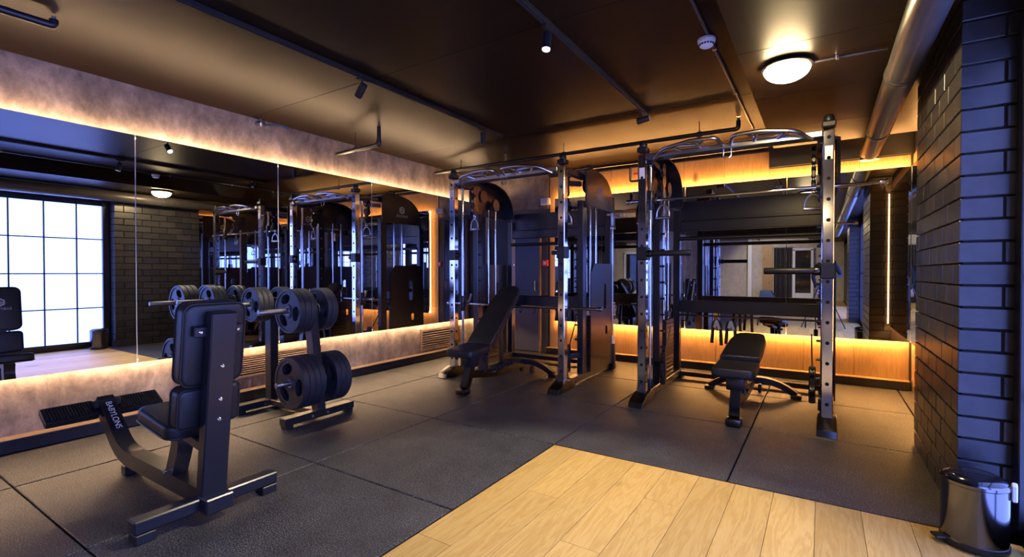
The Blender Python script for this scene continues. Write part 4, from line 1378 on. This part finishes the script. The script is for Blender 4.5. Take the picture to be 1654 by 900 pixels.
# ================================================================== PEDAL BIN
t = thing('pedal_bin', 'round brushed steel pedal bin with black lid at the foot of the pillar', 'bin', (0.572, 2.875, 0))
R = 0.113
MB().lathe([(0, 0.012), (R + 0.002, 0.012), (R + 0.003, 0.016), (R + 0.003, 0.034), (R, 0.036)], 48).build('base_ring', M['plastic'], t)
MB().lathe([(R, 0.030), (R, 0.278), (R - 0.004, 0.280)], 48).build('body', M['steel'], t)
MB().lathe([(R + 0.001, 0.276), (R + 0.004, 0.280), (R + 0.004, 0.292), (R - 0.002, 0.298), (R - 0.004, 0.292)], 48).build('rim', M['steel'], t)
MB().lathe([(R - 0.002, 0.292), (R - 0.010, 0.304), (R * 0.7, 0.316), (R * 0.3, 0.321), (0, 0.322)], 48).build('lid', M['lid'], t)
MB().lathe([(0, 0.0), (0.09, 0.0), (0.092, 0.012), (0, 0.012)], 32).build('floor_pad', M['plastic'], t)
d = Vector((-0.85, -0.25, 0)).normalized()
p = MB().beam(d * 0.10 + Vector((0, 0, 0.025)), d * 0.150 + Vector((0, 0, 0.022)), 0.055, 0.012)
p.build('pedal', M['plastic'], t)
d = Vector((0.97, -0.2, 0)).normalized()
MB().beam(d * (R + 0.010) + Vector((0, 0, 0.235)), d * (R + 0.010) + Vector((0, 0, 0.305)), 0.05, 0.018, up=(d.x, d.y, 0)).build('hinge_cover', M['white_plastic'], t)
MB().tube([(R * math.cos(a) * 1.03, R * math.sin(a) * 1.03, 0.255) for a in [PI * (0.25 + 0.6 * k / 12) for k in range(13)]], 0.003, 6).build('carry_wire', M['dull_chrome'], t)

# ================================================================== TRIPOD, CAMERA AND PHOTOGRAPHER (seen in the mirrors)
t = thing('tripod', 'black tripod reflected in the back mirror', 'tripod', (0.0, -0.10, 0))
MB().cyl((0, 0, 0.62), (0, 0, 1.08), 0.016, 14).build('centre_column', M['plastic'], t)
MB().box((0, 0, 1.095), (0.07, 0.07, 0.05), None, 0.008).build('tripod_head', M['plastic'], t)
MB().cyl((0, 0, 0.92), (0, 0, 0.98), 0.04, 18, bev=0.006).build('spider', M['plastic'], t)
for k in range(3):
    a = PI / 2 + k * 2 * PI / 3 + 0.9
    e = Vector((0.46 * math.cos(a), 0.46 * math.sin(a), 0.012))
    s = Vector((0.035 * math.cos(a), 0.035 * math.sin(a), 0.95))
    lg = MB().cyl(s, s.lerp(e, 0.55), 0.015, 12).cyl(s.lerp(e, 0.5), e, 0.011, 12).build('leg', M['plastic'], t)
    MB().cyl(s.lerp(e, 0.53), s.lerp(e, 0.57), 0.019, 12).build('leg_lock', M['plastic'], lg)
    MB().lathe([(0, -0.012), (0.014, -0.010), (0.014, 0.01), (0, 0.014)], 12, e).build('rubber_tip', M['plastic'], lg)
c = thing('photo_camera', 'black camera on the tripod reflected in the mirrors', 'camera', (0, -0.0, 1.2), YAW)
MB().box((0, -0.14, 0), (0.14, 0.06, 0.10), None, 0.012, 2).box((0, -0.135, 0.06), (0.06, 0.05, 0.03), None, 0.008).build('body', M['plastic'], c)
MB().cyl((0, -0.11, 0), (0, -0.035, 0), 0.037, 24, bev=0.004).build('lens_barrel', M['plastic'], c)
MB().box((0, -0.135, -0.0625), (0.06, 0.06, 0.025), None, 0.004).build('quick_plate', M['gunmetal'], c)

def figure(loc, rz):
    """a standing person built on one skinned skeleton; feet on the floor, right hand out to the tripod"""
    p = thing('person', 'person in dark clothes standing behind the tripod, seen in the mirror', 'person', loc, rz)
    J = {}
    E = []
    def j(n, co, r): J[n] = (Vector(co), r)
    j('pelvis', (0, 0, 0.93), 0.125); j('waist', (0, 0.0, 1.08), 0.12); j('chest', (0, 0.01, 1.28), 0.145)
    j('neckb', (0, 0.0, 1.43), 0.075)
    E += [('pelvis', 'waist'), ('waist', 'chest'), ('chest', 'neckb')]
    hands = {-1: (-0.20, 0.14, 0.84), 1: (0.12, 0.34, 1.10)}
    elb = {-1: (-0.27, 0.00, 1.10), 1: (0.27, 0.10, 1.12)}
    for s in (-1, 1):
        j('sh%d' % s, (s * 0.17, 0, 1.385), 0.068)
        j('el%d' % s, elb[s], 0.045)
        j('wr%d' % s, hands[s], 0.031)
        E += [('chest', 'sh%d' % s), ('sh%d' % s, 'el%d' % s), ('el%d' % s, 'wr%d' % s)]
    def skin(J, E, name, mat, root, lv=2):
        keys = list(J)
        me = bpy.data.meshes.new(name)
        me.from_pydata([J[k][0] for k in keys], [(keys.index(a), keys.index(b)) for a, b in E], [])
        o = link(bpy.data.objects.new(name, me))
        md = o.modifiers.new('skin', 'SKIN')
        md.use_smooth_shade = True
        for k, v in zip(keys, me.skin_vertices[0].data):
            v.radius = (J[k][1], J[k][1] * (0.72 if k in ('chest', 'waist', 'pelvis') else 1.0))
            v.use_root = (k == root)
        ss = o.modifiers.new('sub', 'SUBSURF')
        ss.levels = lv; ss.render_levels = lv
        bpy.context.view_layer.update()
        dg = bpy.context.evaluated_depsgraph_get()
        m2 = bpy.data.meshes.new_from_object(o.evaluated_get(dg))
        bpy.data.objects.remove(o)
        m2.materials.clear(); m2.materials.append(mat)
        for poly in m2.polygons: poly.use_smooth = True
        return put(name, m2, p)
    # one continuous body: torso, arms, legs, neck
    B = {k: v for k, v in J.items()}
    BE = list(E)
    for s in (-1, 1):
        B['hip%d' % s] = (Vector((s * 0.085, 0, 0.86)), 0.095)
        B['kn%d' % s] = (Vector((s * 0.105, 0.02, 0.49)), 0.060)
        B['an%d' % s] = (Vector((s * 0.12, -0.02, 0.10)), 0.042)
        B['toe%d' % s] = (Vector((s * 0.135, 0.14, 0.045)), 0.038)
        BE += [('pelvis', 'hip%d' % s), ('hip%d' % s, 'kn%d' % s), ('kn%d' % s, 'an%d' % s), ('an%d' % s, 'toe%d' % s)]
    B['neck'] = (Vector((0, 0.02, 1.50)), 0.052)
    BE += [('neckb', 'neck')]
    skin(B, BE, 'body', M['cloth_dark'], 'pelvis')
    # head with face
    h = MB()
    t_ = bmesh.new()
    bmesh.ops.create_uvsphere(t_, u_segments=28, v_segments=20, radius=0.105)
    for v in t_.verts:
        v.co.x *= 0.76; v.co.z *= 1.12; v.co.y *= 0.93
        if v.co.z < -0.03:
            v.co.x *= 1 + (v.co.z + 0.03) * 2.6
            v.co.y += 0.012
    h._merge(t_, (0, 0.03, 1.61))
    h.lathe([(0, 0.02), (0.008, 0.0), (0.015, -0.028), (0.0, -0.034)], 10, (0, 0.128, 1.606))
    h.box((0, 0.118, 1.556), (0.042, 0.012, 0.010), None, 0.004)
    for s in (-1, 1):
        h.box((s * 0.081, 0.02, 1.605), (0.012, 0.032, 0.058), (0, 0, s * 0.3), 0.005)
    head = h.build('head', M['skin'], p)
    ey = MB()
    for s in (-1, 1):
        ey.lathe([(0, -0.011), (0.008, -0.008), (0.011, 0), (0.008, 0.008), (0, 0.011)], 12, (s * 0.031, 0.116, 1.617))
    ey.build('eyes', M['white_plastic'], head)
    hr = MB()
    t_ = bmesh.new()
    bmesh.ops.create_uvsphere(t_, u_segments=28, v_segments=20, radius=0.113)
    bmesh.ops.delete(t_, geom=[v for v in t_.verts if v.co.z < (-0.055 if v.co.y < 0.02 else 0.035 + v.co.y * 0.2)], context='VERTS')
    for v in t_.verts:
        v.co.x *= 0.78; v.co.z *= 1.12; v.co.y *= 0.95
    hr._merge(t_, (0, 0.026, 1.615))
    hr.build('hair', M['hair'], head)
    # hands: palm, four unequal curled fingers, a thumb at the side
    for s in (-1, 1):
        w = Vector(hands[s]); e = Vector(elb[s])
        d = (w - e).normalized()
        side = d.cross(Vector((0, 0, 1))).normalized()
        if s > 0: pass
        dn = side.cross(d).normalized()
        H = {}
        HE = []
        H['w'] = (w - d * 0.02, 0.026); H['palm'] = (w + d * 0.05, 0.030); H['k'] = (w + d * 0.085, 0.026)
        HE += [('w', 'palm'), ('palm', 'k')]
        for q, (off, L) in enumerate(((-0.030, 0.062), (-0.010, 0.074), (0.010, 0.070), (0.029, 0.055))):
            b0 = w + d * 0.088 + side * off
            b1 = b0 + d * L * 0.5 - dn * 0.006
            b2 = b1 + d * L * 0.32 - dn * 0.020
            b3 = b2 + d * L * 0.10 - dn * 0.026
            H['f%da' % q] = (b0, 0.0095); H['f%db' % q] = (b1, 0.009); H['f%dc' % q] = (b2, 0.008); H['f%dd' % q] = (b3, 0.007)
            HE += [('k', 'f%da' % q), ('f%da' % q, 'f%db' % q), ('f%db' % q, 'f%dc' % q), ('f%dc' % q, 'f%dd' % q)]
        a0 = w + d * 0.03 - side * 0.030 * s
        a1 = a0 + d * 0.035 - side * 0.022 * s - dn * 0.01
        a2 = a1 + d * 0.03 - side * 0.004 * s - dn * 0.012
        H['t0'] = (a0, 0.013); H['t1'] = (a1, 0.011); H['t2'] = (a2, 0.009)
        HE += [('palm', 't0'), ('t0', 't1'), ('t1', 't2')]
        skin(H, HE, 'hand', M['skin'], 'w', 1)
    for s in (-1, 1):
        f = MB()
        f.poly([(-0.085, 0), (0.19, 0), (0.20, 0.03), (0.15, 0.065), (0.05, 0.095), (-0.07, 0.10), (-0.09, 0.05)], 0.085, loc=(s * 0.125 - 0.0425, 0, 0), rot=AX, bev=0.015)
        f.build('shoe', M['plastic'], p)
    return p
figure((0.10, -0.62, 0), 0.0)
